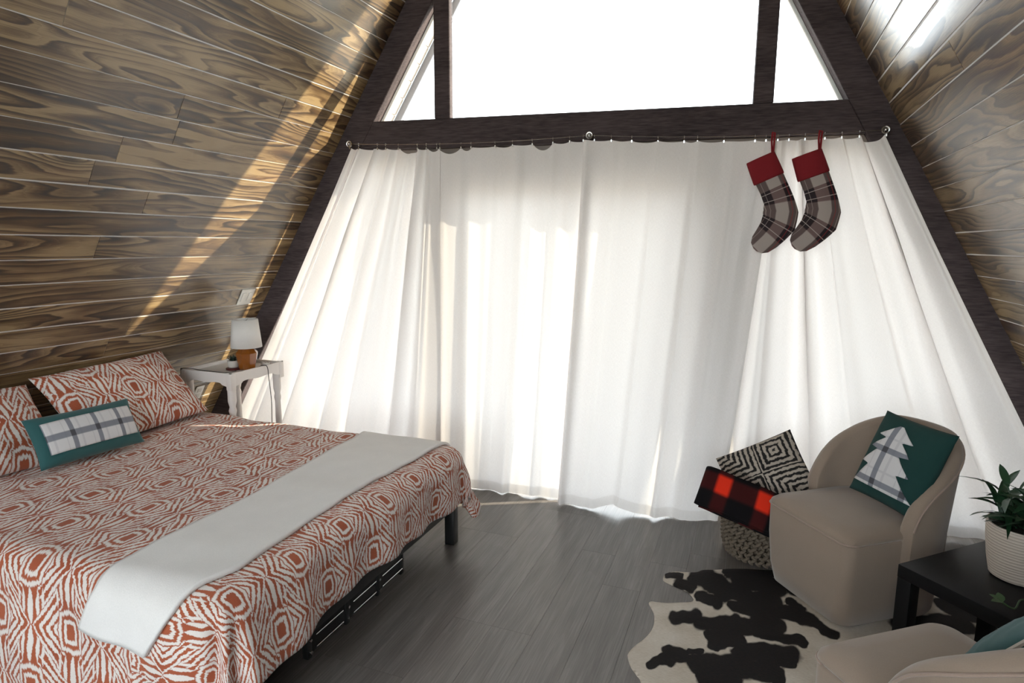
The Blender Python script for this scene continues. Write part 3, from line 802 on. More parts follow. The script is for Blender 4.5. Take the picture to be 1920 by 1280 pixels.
# pillows on the bed
def bed_pillow(label, c, ax, ay, wd, ht, th, seed):
    me = pillow_mesh('pillow', wd, ht, th, 0.05, 44, seed, 0.011, 0.84)
    o = obj('pillow', me, M['ikat'], None, None, frame(c, ax, ay)); tag(o, label, 'pillow', 'ikat pillows against the wall'); return o
bed_pillow('terracotta ikat pillow nearest the nightstand, leaning against the plank wall', (-3.221, 2.42, 0.748), (-0.053, 0.998, 0.021), (-0.683, -0.051, 0.729), 0.80, 0.485, 0.17, 1)
bed_pillow('terracotta ikat pillow cut off by the left edge, partly behind the lumbar pillow', (-3.215, 1.615, 0.735), (0.02, 1, -0.04), (-0.66, 0.16, 0.72), 0.74, 0.46, 0.19, 2)
lw_, lh_, lt_ = 0.515, 0.245, 0.12
mwl = frame((-2.975, 2.013, 0.684), (-0.001, 1.0, -0.028), (-0.446, 0.024, 0.894))
lum = obj('lumbar_pillow', pillow_mesh('lumbar_pillow', lw_, lh_, lt_, 0.04, 36, 4, 0.004), M['teal'], None, None, mwl)
tag(lum, 'small teal lumbar pillow with a pale plaid front panel on the bed', 'pillow')
def patch(name, poly_fn, nx, ny, x0, x1, y0, y1, wd, ht, th, m, parent, lift=0.004):
    P = np.zeros((ny+1, nx+1, 3)); U = np.zeros((ny+1, nx+1, 2))
    for j in range(ny+1):
        for i in range(nx+1):
            y = y0 + (y1-y0)*j/ny; xa, xb = poly_fn(y); x = xa + (xb-xa)*i/nx
            P[j, i] = (x, y, pillow_h(wd, ht, th, x, y) + lift); U[j, i] = (x, y)
    o = obj(name, grid_mesh(name, P, U), m, parent); md = o.modifiers.new('thickness', 'SOLIDIFY'); md.thickness = 0.003
    return o
patch('plaid_panel', lambda y: (-0.215, 0.215), 40, 16, 0, 0, -0.072, 0.078, lw_, lh_, lt_, M['plaidl'], lum, 0.007)

# ------------------------------------------------------------------ nightstand and what stands on it
nx0, nx1, ny0, ny1, nz = -3.40, -2.985, 2.93, 3.395, 0.775
ns = thing('nightstand', 'small white tray-top nightstand with scalloped apron beside the bed', 'nightstand', ((nx0+nx1)/2, (ny0+ny1)/2, 0))
no = -V(((nx0+nx1)/2, (ny0+ny1)/2, 0))
box('tray_bottom', V(((nx0+nx1)/2, (ny0+ny1)/2, nz - 0.012)) + no, (nx1-nx0-0.02, ny1-ny0-0.02, 0.018), M['white'], ns, 0.002)
def apron(name, p0, p1, th, inward):
    p0, p1 = V(p0), V(p1); n = 28; bm = bmesh.new(); rows = []
    for i in range(n+1):
        s = i/n; p = p0 + (p1-p0)*s
        low = nz - 0.045 - 0.030*abs(2*s - 1)**3 - 0.010*(cos(2*pi*s*2) if 0.2 < s < 0.8 else 1)*0.5
        hi = nz + 0.018 + 0.006*abs(2*s-1)**6
        rows.append([bm.verts.new(p + no + V((0, 0, low))), bm.verts.new(p + no + V((0, 0, hi))), bm.verts.new(p + no + V(inward)*th + V((0, 0, hi))), bm.verts.new(p + no + V(inward)*th + V((0, 0, low)))])
    for a, b in zip(rows, rows[1:]):
        for k in range(4): bm.faces.new((a[k], a[(k+1) % 4], b[(k+1) % 4], b[k]))
    bm.faces.new(rows[0]); bm.faces.new(rows[-1][::-1])
    return obj(name, done(bm, name, True, 35), M['white'], ns)
apron('apron', (nx0, ny0, 0), (nx1, ny0, 0), 0.014, (0, 1, 0)); apron('apron', (nx0, ny1, 0), (nx1, ny1, 0), 0.014, (0, -1, 0))
apron('apron', (nx0, ny0, 0), (nx0, ny1, 0), 0.014, (1, 0, 0)); apron('apron', (nx1, ny0, 0), (nx1, ny1, 0), 0.014, (-1, 0, 0))
for x in (nx0 + 0.032, nx1 - 0.032):
    for y in (ny0 + 0.032, ny1 - 0.032):
        if x < -3.2: x_ = x
        lathe('leg', [(0.012, 0.0), (0.016, 0.02), (0.019, 0.2), (0.021, 0.42), (0.018, 0.52), (0.024, 0.55), (0.018, 0.575), (0.026, 0.61), (0.026, nz - 0.022)], M['white'], ns, 14, V((x, y, 0)) + no)
        box('corner_block', V((x + (0.014 if x > -3.2 else -0.014), y + (0.014 if y > 3.16 else -0.014), nz - 0.036)) + no, (0.042, 0.042, 0.106), M['white'], ns, 0.004)
# lamp
lx, ly, lz = -3.075, 3.165, nz - 0.003
lamp = thing('table_lamp', 'small table lamp with amber faceted glass base and white shade on the nightstand', 'lamp', (lx, ly, lz))
lathe('glass_base', [(0.040, 0.0), (0.050, 0.004), (0.068, 0.098), (0.070, 0.112), (0.034, 0.158), (0.028, 0.166)], M['amber'], lamp, 8, smooth=False, rot0=0.25)
lathe('neck', [(0.012, 0.164), (0.012, 0.20)], M['steel'], lamp, 12)
bm = bmesh.new(); lathe_bm(bm, [(0.0975, 0.150), (0.080, 0.332)], 40, cap=False)
sh = obj('lamp_shade', done(bm, 'lamp_shade', True), M['shade'], lamp); md = sh.modifiers.new('thickness', 'SOLIDIFY'); md.thickness = 0.002
bm = bmesh.new(); lathe_bm(bm, [(0.012, 0.318), (0.014, 0.322)], 12)
for k in range(3): tube_bm(bm, [(0.012*cos(k*2.094), 0.012*sin(k*2.094), 0.32), (0.079*cos(k*2.094), 0.079*sin(k*2.094), 0.326)], 0.0016, 5)
obj('shade_ring', done(bm, 'shade_ring', True, 40), M['steel'], sh)
# hanging lead
tube('lamp_cord', [V(p) - V((lx, ly, lz)) for p in smooth_path(((-3.02, 3.19, 0.783), (-2.99, 3.22, 0.797), (-2.975, 3.235, 0.78), (-2.972, 3.24, 0.70), (-2.965, 3.245, 0.55), (-2.975, 3.25, 0.35), (-2.96, 3.25, 0.12), (-2.97, 3.27, 0.02)))], 0.0028, M['cable'], lamp, 6)
# little succulent
px_, py_ = -3.150, 3.12
pt = thing('potted_succulent', 'tiny dark succulent in a white pot on a dark red saucer beside the lamp', 'plant', (px_, py_, nz - 0.003))
lathe('saucer', [(0.034, 0.0), (0.046, 0.004), (0.047, 0.014), (0.030, 0.018)], M['ox'], pt, 20)
lathe('pot', [(0.026, 0.016), (0.033, 0.022), (0.036, 0.062), (0.031, 0.064), (0.030, 0.055)], M['ceramic'], pt, 20)
def leaf_mesh(name, ln, wd, bend, seg=5, fold=0.15, curl=0.0):
    P = []; 
    for i in range(seg+1):
        s = i/seg; wv = wd*sin(pi*min(1, s*0.92 + 0.06))**0.8*(1 - 0.25*s)
        if i == seg: wv = 0.0005
        x = ln*s; z = -bend*s*s
        P.append([(x*(1 - 0.25*bend/ln*s), -wv, z + fold*wv), (x*(1 - 0.25*bend/ln*s), 0, z), (x*(1 - 0.25*bend/ln*s), wv, z + fold*wv)])
    me = grid_mesh(name, np.array(P)); return me
sm = leaf_mesh('leaf', 0.045, 0.009, 0.008, 4)
for k in range(16):
    a = k*2.4; el = radians(25 + 4.0*k)
    o = obj('leaf', sm, M['succulent'], pt)
    o.matrix_local = Matrix.Translation((0.010*cos(a), 0.010*sin(a), 0.056)) @ Matrix.Rotation(a, 4, 'Z') @ Matrix.Rotation(-el, 4, 'Y')
# coil of white cord lying in the tray
bm = bmesh.new(); pts = []
for k in range(64):
    a = k/64*2*pi*4; r = 0.022 + 0.004*sin(k*0.7); pts.append((r*cos(a)*1.25, r*sin(a), 0.006 + 0.020*k/64 + 0.004*sin(k*1.3)))
tube_bm(bm, pts, 0.0042, 7)
cc = obj('cord_coil', done(bm, 'cord_coil', True), M['plastic'], None, (-3.055, 3.305, nz - 0.004)); tag(cc, 'small coil of white cord in the tray behind the lamp', 'cord')
# charging lead along the front lip
cl = tube('charging_cable', [V(p) for p in smooth_path(((-3.42, 2.96, 0.775), (-3.385, 2.931, 0.7985), (-3.31, 2.934, 0.803), (-3.24, 2.930, 0.800), (-3.15, 2.934, 0.7975), (-3.08, 2.930, 0.7985), (-3.02, 2.945, 0.797), (-3.0, 2.99, 0.80)))], 0.0026, M['cable'], None, 6)
tag(cl, 'thin dark charging cable lying along the front lip of the nightstand', 'cable')

# plates on the sloping wall
upL = V((0.598*T.x, 0, 1)).normalized(); nL = V((0, 1, 0)).cross(upL).normalized()
def wall_frame(y, z, d=0.002):
    return Matrix(((0, upL.x, nL.x, XL(z) + nL.x*d), (1, upL.y, nL.y, y), (0, upL.z, nL.z, z + nL.z*d), (0, 0, 0, 1)))
lsw = thing('light_switch', 'white double rocker light switch plate on the plank wall above the lamp', 'light switch', mw=wall_frame(3.327, 1.236))
box('plate', (0, 0, 0.003), (0.118, 0.120, 0.006), M['plastic'], lsw, 0.0025)
for x in (-0.027, 0.027): box('rocker', (x, 0, 0.0075), (0.034, 0.067, 0.007), M['plastic'], lsw, 0.002)
ol = thing('wall_outlet', 'white power outlet plate on the plank wall below the nightstand', 'outlet', mw=wall_frame(3.25, 0.55))
box('plate', (0, 0, 0.003), (0.072, 0.116, 0.006), M['plastic'], ol, 0.0025)
for y in (-0.021, 0.021): box('socket', (0, y, 0.0070), (0.034, 0.030, 0.004), M['ceramic'], ol, 0.0015)

# ------------------------------------------------------------------ cowhide rug
outline = [(-0.322, 2.966), (-0.30, 2.99), (-0.275, 3.007), (-0.225, 3.02), (-0.179, 3.04), (-0.153, 3.072), (-0.09, 3.10), (-0.035, 3.131), (0.05, 3.165), (0.137, 3.188), (0.30, 3.24),
           (0.50, 3.22), (0.72, 3.30), (0.95, 3.36), (1.06, 3.26), (1.02, 3.08), (1.12, 2.86), (1.18, 2.60), (1.20, 2.30), (1.28, 2.0), (1.22, 1.76), (1.02, 1.70), (0.86, 1.84), (0.6, 1.78), (0.36, 1.74),
           (0.12, 1.80), (-0.08, 1.84), (-0.20, 1.80), (-0.30, 1.88), (-0.285, 2.02), (-0.303, 2.139), (-0.322, 2.169), (-0.352, 2.209), (-0.374, 2.261), (-0.377, 2.291), (-0.362, 2.345), (-0.337, 2.398), (-0.318, 2.46),
           (-0.312, 2.516), (-0.316, 2.56), (-0.324, 2.601), (-0.345, 2.645), (-0.357, 2.672), (-0.352, 2.693), (-0.315, 2.70), (-0.278, 2.709), (-0.227, 2.734), (-0.183, 2.755), (-0.172, 2.775), (-0.176, 2.791), (-0.19, 2.815), (-0.207, 2.837),
           (-0.26, 2.86), (-0.313, 2.885), (-0.326, 2.905), (-0.326, 2.94)]
SP = [(-0.311, 2.959, -0.259, 2.961, 0.013, 0.026), (-0.246, 2.895, -0.194, 2.886, 0.02, 0.039), (-0.195, 2.956, -0.172, 2.954, 0.012, 0.023), (-0.147, 3.0, -0.048, 2.922, 0.044, 0.087), (-0.138, 2.808, -0.072, 2.781, 0.022, 0.042), (-0.103, 2.934, 0.028, 2.918, 0.029, 0.056), (-0.033, 3.095, 0.154, 3.17, 0.024, 0.05), (0.025, 3.045, 0.151, 3.036, 0.032, 0.065), (0.056, 2.864, 0.159, 2.894, 0.031, 0.059), (0.006, 2.781, 0.183, 2.811, 0.022, 0.04), (0.162, 3.005, 0.188, 3.016, 0.029, 0.058), (0.183, 2.831, 0.31, 2.802, 0.024, 0.045), (0.281, 2.81, 0.392, 2.724, 0.018, 0.034), (0.237, 2.914, 0.275, 2.878, 0.014, 0.027), (-0.224, 2.605, -0.155, 2.637, 0.024, 0.042), (-0.121, 2.593, 0.014, 2.657, 0.025, 0.044), (-0.047, 2.586, 0.151, 2.692, 0.029, 0.05), (0.112, 2.705, 0.166, 2.707, 0.032, 0.057), (-0.086, 2.521, -0.03, 2.548, 0.015, 0.026), (-0.069, 2.468, 0.032, 2.537, 0.019, 0.032), (0.107, 2.62, 0.269, 2.614, 0.016, 0.028), (-0.281, 2.259, -0.226, 2.296, 0.017, 0.026), (-0.228, 2.351, -0.176, 2.347, 0.019, 0.031), (-0.147, 2.391, -0.116, 2.403, 0.012, 0.02), (-0.118, 2.316, -0.004, 2.368, 0.028, 0.045), (0.039, 2.456, 0.129, 2.5, 0.024, 0.041), (0.107, 2.483, 0.228, 2.507, 0.027, 0.045), (-0.003, 2.346, 0.15, 2.376, 0.028, 0.045), (0.173, 2.454, 0.225, 2.451, 0.014, 0.024), (-0.085, 2.247, 0.021, 2.278, 0.023, 0.035), (0.145, 2.345, 0.17, 2.334, 0.014, 0.022),
      (-0.03, 2.12, 0.12, 2.16, 0.05, 0.05), (-0.2, 2.0, -0.1, 1.95, 0.05, 0.04), (0.45, 2.5, 0.7, 2.42, 0.05, 0.06), (0.7, 2.9, 0.9, 3.0, 0.05, 0.05), (0.86, 2.72, 1.0, 2.62, 0.05, 0.06), (0.9, 3.14, 0.98, 3.1, 0.04, 0.05), (1.0, 2.2, 1.1, 2.0, 0.06, 0.06), (0.3, 3.05, 0.6, 3.1, 0.06, 0.06)]
def rug():
    # smooth closed outline
    pts = [V((x, y, 0)) for x, y in outline]; n = len(pts); sm_ = []
    for i in range(n):
        p0, p1, p2, p3 = pts[i-1], pts[i], pts[(i+1) % n], pts[(i+2) % n]
        k = max(2, int((p2-p1).length/0.012))
        for q in range(k):
            t = q/k
            sm_.append(0.5*((2*p1) + (p2-p0)*t + (2*p0 - 5*p1 + 4*p2 - p3)*t*t + (3*p1 - p0 - 3*p2 + p3)*t**3))
    poly = np.array([(p.x, p.y) for p in sm_])
    st = 0.0085; x0, y0 = poly.min(0) - st; x1, y1 = poly.max(0) + st
    xs = np.arange(x0, x1, st); ys = np.arange(y0, y1, st); XX, YY = np.meshgrid(xs, ys)
    def inside(X_, Y_):
        c = np.zeros(X_.shape, bool); j = len(poly)-1
        for i in range(len(poly)):
            (xi, yi), (xj, yj) = poly[i], poly[j]
            if yi != yj: c ^= ((yi > Y_) != (yj > Y_)) & (X_ < (xj-xi)*(Y_-yi)/(yj-yi) + xi)
            j = i
        return c
    ins = inside(XX + st/2, YY + st/2)
    idx = {}; vs = []; fs = []
    def vid(j, i):
        if (j, i) not in idx: idx[(j, i)] = len(vs); vs.append([xs[i], ys[j], 0.0])
        return idx[(j, i)]
    for j in range(len(ys)-1):
        for i in range(len(xs)-1):
            if ins[j, i]: fs.append((vid(j, i), vid(j, i+1), vid(j+1, i+1), vid(j+1, i)))
    vs = np.array(vs)
    # pull the stepped border onto the outline
    cnt = np.zeros(len(vs), int)
    for f in fs:
        for q in f: cnt[q] += 1
    bd = np.where(cnt < 4)[0]
    for q in bd:
        d = ((poly - vs[q, :2])**2).sum(1); vs[q, :2] = poly[d.argmin()]
    edge_d = np.array([sqrt(((poly - v[:2])**2).sum(1).min()) for v in vs])
    spot = np.zeros(len(vs))
    for q, v in enumerate(vs):
        x, y = v[0], v[1]
        wx = 0.016*fn(x*18, y*10, 2) + 0.007*fn(x*50, y*28, 4); wy = 0.022*fn(x*18, y*10, 7) + 0.009*fn(x*50, y*28, 8)
        best = 0
        for xa, ya, xb, yb, rx, ry in SP:
            px, py = x + wx, y + wy
            dx, dy = xb-xa, yb-ya; rx, ry = rx*1.3, ry*1.3; t = max(0, min(1, ((px-xa)*dx + (py-ya)*dy)/(dx*dx + dy*dy + 1e-9)))
            ee = ((px - xa - dx*t)/rx)**2*0.8 + ((py - ya - dy*t)/ry)**2*0.8
            best = max(best, 1.0/(1 + ee**1.5))
        spot[q] = best
        vs[q, 2] = 0.0025 + 0.004*min(1, edge_d[q]/0.03) + 0.004*max(0, fn(x*5, y*5, 1))*min(1, edge_d[q]/0.06)
    me = bpy.data.meshes.new('cowhide_rug'); me.from_pydata(vs.tolist(), [], fs)
    at = me.attributes.new('spot', 'FLOAT', 'POINT'); at.data.foreach_set('value', spot.astype('f'))
    me.polygons.foreach_set('use_smooth', [True]*len(me.polygons))
    o = obj('cowhide_rug', me, M['hide']); tag(o, 'black and white cowhide rug lying on the grey floor under the chairs', 'rug')
    md = o.modifiers.new('thickness', 'SOLIDIFY'); md.thickness = 0.0022; md.offset = -1
rug()

# ------------------------------------------------------------------ barrel chairs
def rounded_rect(hw, d0, d1, r, n=8):
    pts = []
    for cx, cy, a0 in ((hw - r, d0 + r, -pi/2), (hw - r, d1 - r, 0), (-hw + r, d1 - r, pi/2), (-hw + r, d0 + r, pi)):
        for k in range(n+1):
            a = a0 + pi/2*k/n; pts.append((cx + r*cos(a), cy + r*sin(a)))
    return pts
def chair(label, cx, cy, ex, ey):
    t = thing('barrel_chair', label, 'chair', mw=frame((cx, cy, 0.008), ex, ey), group='beige barrel chairs')
    # seat block: stacked rounded outlines, slightly tapering to the floor
    def stack(name, secs, m, capb=True):
        bm = bmesh.new(); rings = [[bm.verts.new((x, y, z)) for x, y in pts] for pts, z in secs]; n = len(rings[0])
        for a, b in zip(rings, rings[1:]):
            for k in range(n): bm.faces.new((a[k], a[(k+1) % n], b[(k+1) % n], b[k]))
        bm.faces.new(rings[0][::-1])
        # domed top
        c = bm.verts.new((0, sum(p[1] for p in secs[-1][0])/n, secs[-1][1] + 0.004))
        for k in range(n): bm.faces.new((rings[-1][k], rings[-1][(k+1) % n], c))
        return obj(name, done(bm, name, True, 60), m, t)
    stack('base', [(rounded_rect(0.205, 0.045, 0.52, 0.06), 0.0), (rounded_rect(0.222, 0.022, 0.53, 0.06), 0.015), (rounded_rect(0.238, 0.008, 0.54, 0.055), 0.10),
                   (rounded_rect(0.249, 0.0, 0.55, 0.05), 0.25), (rounded_rect(0.251, 0.0, 0.55, 0.05), 0.375), (rounded_rect(0.245, 0.006, 0.55, 0.05), 0.384)], M['velvet'])
    stack('seat_cushion', [(rounded_rect(0.244, 0.006, 0.54, 0.05), 0.382), (rounded_rect(0.252, -0.002, 0.54, 0.05), 0.392), (rounded_rect(0.250, 0.0, 0.54, 0.055), 0.406), (rounded_rect(0.232, 0.018, 0.53, 0.06), 0.424),
                           (rounded_rect(0.17, 0.08, 0.48, 0.07), 0.436), (rounded_rect(0.08, 0.17, 0.38, 0.06), 0.440)], M['velvet'])
    pp = [(x, y, 0.389) for x, y in rounded_rect(0.2525, -0.0025, 0.5, 0.05, 6) if y < 0.34]
    k = max(range(len(pp)), key=lambda i: (V(pp[i]) - V(pp[i-1])).length)
    tube('seat_piping', pp[k:] + pp[:k], 0.004, M['pipe'], t, 6)
    # wrap-around back: section swept along a horseshoe
    n = 60; rows = []; rim = []
    path = []
    for i in range(n+1):
        s = i/n
        a = -pi*0.5 + pi*s*1.0
        # superellipse horseshoe from right arm front round the back to the left arm front
        yy0 = 0.275
        if s < 0.18: q = s/0.18; p = V((0.262, yy0 + (0.36 - yy0)*q, 0)); tn = V((0, 1, 0))
        elif s > 0.82: q = (1 - s)/0.18; p = V((-0.262, yy0 + (0.36 - yy0)*q, 0)); tn = V((0, -1, 0))
        else:
            th = pi*(s - 0.18)/0.64; p = V((0.262*cos(th), 0.36 + 0.235*sin(th), 0)); tn = V((-0.262*sin(th), 0.235*cos(th), 0)).normalized()
        path.append((p, V((tn.y, -tn.x, 0)), s))
    for p, nr, s in path:
        e = min(s, 1 - s)/0.5
        y = p.y
        h = 0.425 + 0.355*min(1, max(0, (y - 0.27)/0.30))**0.5 + 0.02*min(1, max(0, (y - 0.45)/0.14))
        lean = max(0, (y - 0.3)/0.3)
        sec = []
        m_ = 12
        thk = 0.040 + 0.012*lean
        base_z = 0.30
        def pt(d, z):
            f = (z - 0.30)/(0.80 - 0.30)
            return p + nr*(d + 0.035*f*lean + 0.012*f) + V((0, 0, z))
        for q in range(4): sec.append(pt(-thk*0.75, base_z + (h - 0.03 - base_z)*q/3))
        for q in range(1, 9):
            a = pi*q/9; sec.append(pt(-thk*0.75 + thk*0.75*(1 - cos(a)), h - 0.03 + 0.03*sin(a)))
        for q in range(4): sec.append(pt(thk*0.75, h - 0.03 + (0.05 - h + 0.03)*q/3))
        rows.append([tuple(v) for v in sec]); rim.append(pt(thk*0.75 + 0.003, h - 0.032))
    P = np.array(rows)
    me = grid_mesh('backrest', P)
    bm = bmesh.new(); bm.from_mesh(me)
    bm.verts.ensure_lookup_table(); R_, C_ = P.shape[:2]
    for r_ in (0, R_-1): bm.faces.new([bm.verts[r_*C_ + c_] for c_ in range(C_)])
    obj('backrest', done(bm, 'backrest', True, 60), M['velvet'], t)
    tube('back_piping', rim, 0.0045, M['pipe'], t, 6)
    return t
chair('beige velvet barrel chair holding the green tree pillow, beside the woven basket', 0.267, 2.91, (0.607, -0.795, 0), (0.795, 0.607, 0))
chair('beige velvet barrel chair in the front corner, seen from behind, with a teal pillow', 0.42, 2.075, (-0.79, -0.61, 0), (0.61, -0.79, 0))
# green tree pillow, leaning in the first chair
mg = frame((0.640, 3.055, 0.668), (0.599, -0.799, -0.049), (0.346, 0.204, 0.916))
gw, gh, gt = 0.352, 0.395, 0.12
gp = obj('tree_pillow', pillow_mesh('tree_pillow', gw, gh, gt, 0.04, 40, 9, 0.004), M['green'], None, None, mg)
tag(gp, 'dark green square pillow with a pale plaid fir tree, on the far beige chair', 'pillow')
TREE = [(-0.150, 0.118), (-0.142, 0.115), (-0.055, 0.062), (-0.050, 0.108), (-0.03, 0.092), (0.022, 0.050), (0.026, 0.092), (0.05, 0.07), (0.082, 0.034), (0.087, 0.082), (0.115, 0.045), (0.150, 0.003)]
def tree_w(y): return float(np.interp(y, [a for a, b in TREE], [b for a, b in TREE]))
patch('plaid_tree', lambda y: (-0.035 - tree_w(y), -0.028 + tree_w(y)*(1.12 + max(0, -y)*2.6)), 14, 90, 0, 0, -0.145, 0.148, gw, gh, gt, M['plaidt'], gp, 0.006)
# teal pillow in the near chair
mt = frame((0.735, 1.865, 0.60), (-0.79, -0.61, -0.14), (0.30, -0.42, 0.70))
tp_ = obj('teal_pillow', pillow_mesh('teal_pillow', 0.40, 0.40, 0.12, 0.05, 36, 12, 0.004), M['teal'], None, None, mt)
tag(tp_, 'teal pillow with pale piped edge on the near beige chair, cut off at right', 'pillow')
pe = []
for k in range(60):
    q = k/60*4; sgm = int(q); f = (q - sgm)*2 - 1
    x, y = ((f, -1), (1, f), (-f, 1), (-1, -f))[sgm]
    pe.append((x*(1 - 0.05*(1 - y*y))*0.20, y*(1 - 0.05*(1 - x*x))*0.20, 0))
tube('piping', pe, 0.006, M['ceramic'], tp_, 6, True)

# ------------------------------------------------------------------ black side table
tc = V((0.95, 2.515, 0)); e1 = V((0.726, 0.688, 0)).normalized(); e2 = V((0.692, -0.722, 0)).normalized(); e2 = (e2 - e1*e2.dot(e1)).normalized()
sd = thing('side_table', 'low square black side table between the two beige chairs', 'side table', mw=frame(tc, e2, e1))
TS = 0.56
box('table_top', (0, 0, 0.425), (TS, TS, 0.05), M['table'], sd, 0.003)
for x in (-1, 1):
    for y in (-1, 1): box('leg', (x*(TS/2 - 0.027), y*(TS/2 - 0.027), 0.2042), (0.052, 0.052, 0.3925), M['table'], sd, 0.002)
# potted plant
pc = V((0.93, 2.575, 0.4505))
pp_ = thing('potted_plant', 'leafy green plant in a ribbed cream pot on the black side table', 'plant', pc)
lathe('pot', [(0.075, 0.0), (0.086, 0.006), (0.097, 0.06), (0.106, 0.13), (0.110, 0.19), (0.109, 0.195), (0.103, 0.195), (0.101, 0.165)], M['pot'], pp_, 40)
lathe('soil', [(0.100, 0.160), (0.099, 0.168), (0.03, 0.174)], M['soil'], pp_, 24)
rl = random.Random(4)
lms = [leaf_mesh('leaf', L, L*wf, L*bd, 6, 0.25) for L, wf, bd in ((0.13, 0.15, 0.25), (0.16, 0.13, 0.4), (0.11, 0.17, 0.15), (0.145, 0.14, 0.6), (0.17, 0.12, 0.75))]
bm = bmesh.new(); leaves = []
for k in range(16):
    a = k*2.4 + rl.uniform(-0.3, 0.3); r0 = rl.uniform(0.01, 0.06); ht = rl.uniform(0.04, 0.17); out = rl.uniform(0.01, 0.09)
    b0 = V((r0*cos(a), r0*sin(a), 0.165)); b1 = b0 + V((out*cos(a), out*sin(a), ht))
    mid = b0*0.5 + b1*0.5 + V((-0.01*cos(a), -0.01*sin(a), 0.01))
    tube_bm(bm, [b0, mid, b1], [0.0032, 0.0028, 0.0022], 5)
    for q in range(6):
        s = 0.35 + 0.65*q/5; base = b0*(1-s) + b1*s
        leaves.append((base, a + q*2.2 + rl.uniform(-0.4, 0.4), rl.uniform(5, 62) if q < 5 else rl.uniform(50, 85), rl.randrange(5)))
obj('stems', done(bm, 'stems', True), M['leaf'], pp_)
for base, a, el, q in leaves:
    o = obj('leaf', lms[q], M['leaf'], pp_); s = rl.uniform(0.55, 0.95)
    o.matrix_local = Matrix.Translation(base) @ Matrix.Rotation(a, 4, 'Z') @ Matrix.Rotation(-radians(el), 4, 'Y') @ Matrix.Rotation(rl.uniform(-0.5, 0.5), 4, 'X') @ Matrix.Scale(s, 4)
# trailing stem with small pale leaves
tsx = [(0.10, 0.02, 0.19), (0.135, -0.01, 0.16), (0.14, -0.06, 0.06), (0.08, -0.13, 0.014), (-0.01, -0.20, 0.012), (-0.06, -0.215, 0.02), (-0.10, -0.285, 0.02), (-0.135, -0.285, 0.035)]
ts_ = tube('trailing_stem', smooth_path(tsx), 0.0026, M['paleleaf'], pp_, 6)
pl_ = leaf_mesh('leaf', 0.038, 0.014, 0.008, 4)
for p, a, el in ((tsx[7], 2.6, 30), (tsx[7], 3.6, 20), (tsx[7], 1.6, 35), (tsx[4], 0.4, 25), (tsx[4], 4.0, 20), (tsx[3], 5.2, 25)):
    o = obj('leaf', pl_, M['paleleaf'], ts_); o.matrix_local = Matrix.Translation(p) @ Matrix.Rotation(a, 4, 'Z') @ Matrix.Rotation(-radians(el), 4, 'Y')

# ------------------------------------------------------------------ basket, maze pillow, folded plaid blanket
bc = V((0.125, 3.405, 0.0)); BR = 0.205; BH = 0.325
bk = thing('woven_basket', 'round woven seagrass basket standing between the curtain and the beige chair', 'basket', bc)
nr_ = 10; rh = BH/nr_
base_ico = bmesh.new(); bmesh.ops.create_icosphere(base_ico, subdivisions=1, radius=1.0); bmesh.ops.subdivide_edges(base_ico, edges=base_ico.edges[:], cuts=1, use_grid_fill=True)
for v in base_ico.verts: v.co.normalize()
ico_v = [v.co.copy() for v in base_ico.verts]; base_ico.verts.index_update(); ico_f = [[v.index for v in f.verts] for f in base_ico.faces]; base_ico.free()
for k in range(nr_):
    z = rh*(k + 0.5); rr = BR*(0.90 + 0.10*sin(min(1, (k + 0.6)/3.2)*pi/2)); vs, fs = [], []
    N = 34
    for q in range(N):
        a = 2*pi*(q + 0.5*(k % 2))/N; c = V((rr*cos(a), rr*sin(a), z))
        tn = V((-sin(a), cos(a), 0)); ou = V((cos(a), sin(a), 0))
        for sg in (-1, 1):
            ax_ = (tn*0.8 + V((0, 0, 0.62*sg))).normalized(); ay_ = ou.cross(ax_).normalized()
            off = len(vs); cc_ = c + tn*(0.008*sg) + V((0, 0, 0.0065*sg)) + ou*(0.003*sg)
            for p in ico_v: vs.append(tuple(cc_ + ax_*(p.x*0.0205) + ay_*(p.y*0.0095) + ou*(p.z*0.0125)))
            fs += [[i + off for i in f] for f in ico_f]
    me = bpy.data.meshes.new('braided_row'); me.from_pydata(vs, [], fs); me.polygons.foreach_set('use_smooth', [True]*len(me.polygons))
    obj('braided_row', me, M['rope'], bk)
bm = bmesh.new(); lathe_bm(bm, [(0.02, 0.006), (0.165, 0.006), (0.186, 0.10), (0.190, BH - 0.01)], 40, cap=False)
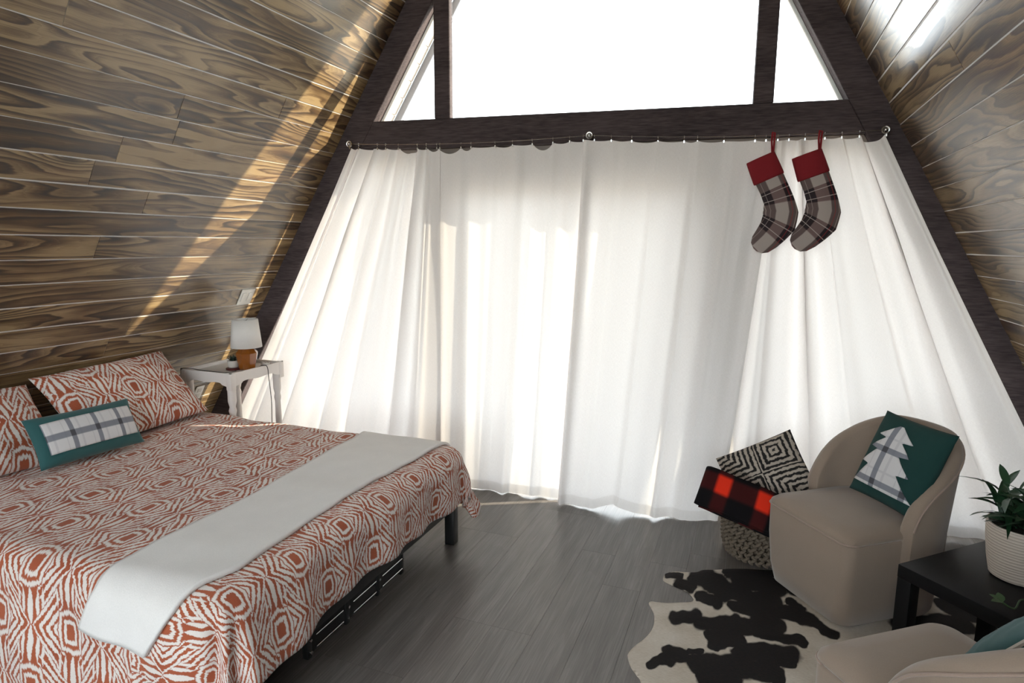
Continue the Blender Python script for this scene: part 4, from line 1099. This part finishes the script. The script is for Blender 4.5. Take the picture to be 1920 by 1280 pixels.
ln_ = obj('basket_lining', done(bm, 'basket_lining', True), M['rope'], bk); md = ln_.modifiers.new('thickness', 'SOLIDIFY'); md.thickness = 0.006
mz = obj('maze_pillow', pillow_mesh('maze_pillow', 0.415, 0.36, 0.13, 0.03, 40, 20, 0.006), M['maze'], None, None, frame((0.115, 3.40, 0.416), (0.865, -0.006, 0.501), (-0.42, 0.536, 0.732)))
tag(mz, 'black and cream maze patterned pillow propped up in the woven basket', 'pillow')
def folded():
    # three folds of one blanket: rounded slab layers
    A = V((0.95, 0.0, -0.28)).normalized(); B = V((0.125, 0.16, 0.15)); B = (B - A*B.dot(A)).normalized(); Nn = A.cross(B).normalized()
    o0 = V((-0.205, 3.125, 0.315))
    root = None
    lab = 'folded red and black check blanket lying on the rim of the woven basket'
    P = []; U = []; nseg = 40
    ln, dp, layers, lt = 0.36, 0.205, 3, 0.022
    # one continuous sheet zig-zagging in A, swept along B
    line = []; acc = 0
    for q in range(layers):
        z = lt*(layers - 1 - q)*1.02
        xs = np.linspace(0.012, ln - 0.012, 14); xs = xs if q % 2 else xs[::-1]
        for x in xs: line.append((x, z))
        if q < layers - 1:
            sgn = 1 if q % 2 else -1; xe = xs[-1]
            for a in np.linspace(0, pi, 7)[1:-1]: line.append((xe + sgn*0.0165*sin(a), z - lt*0.51*(1 - cos(a))))
    cols = 18
    for j, (x, z) in enumerate(line):
        if j: acc += sqrt((x - line[j-1][0])**2 + (z - line[j-1][1])**2)
        rp, ru = [], []
        for i in range(cols+1):
            b = dp*i/cols
            sag = -0.10*max(0, (x - 0.15))**2*3 + 0.008*fn(x*9, b*9, 3) - 0.5*max(0, 0.06 - x)**1.5*0.6
            rp.append(tuple(o0 + A*x + B*b + Nn*(z + sag - 0.03*(1 - sin(pi*min(1, max(0, b/dp))))*0.5)))
            ru.append((acc, b))
        P.append(rp); U.append(ru)
    o = obj('folded_blanket', grid_mesh('folded_blanket', np.array(P), np.array(U)), M['buffalo']); tag(o, lab, 'blanket')
    md = o.modifiers.new('thickness', 'SOLIDIFY'); md.thickness = 0.022; md.offset = 0
folded()
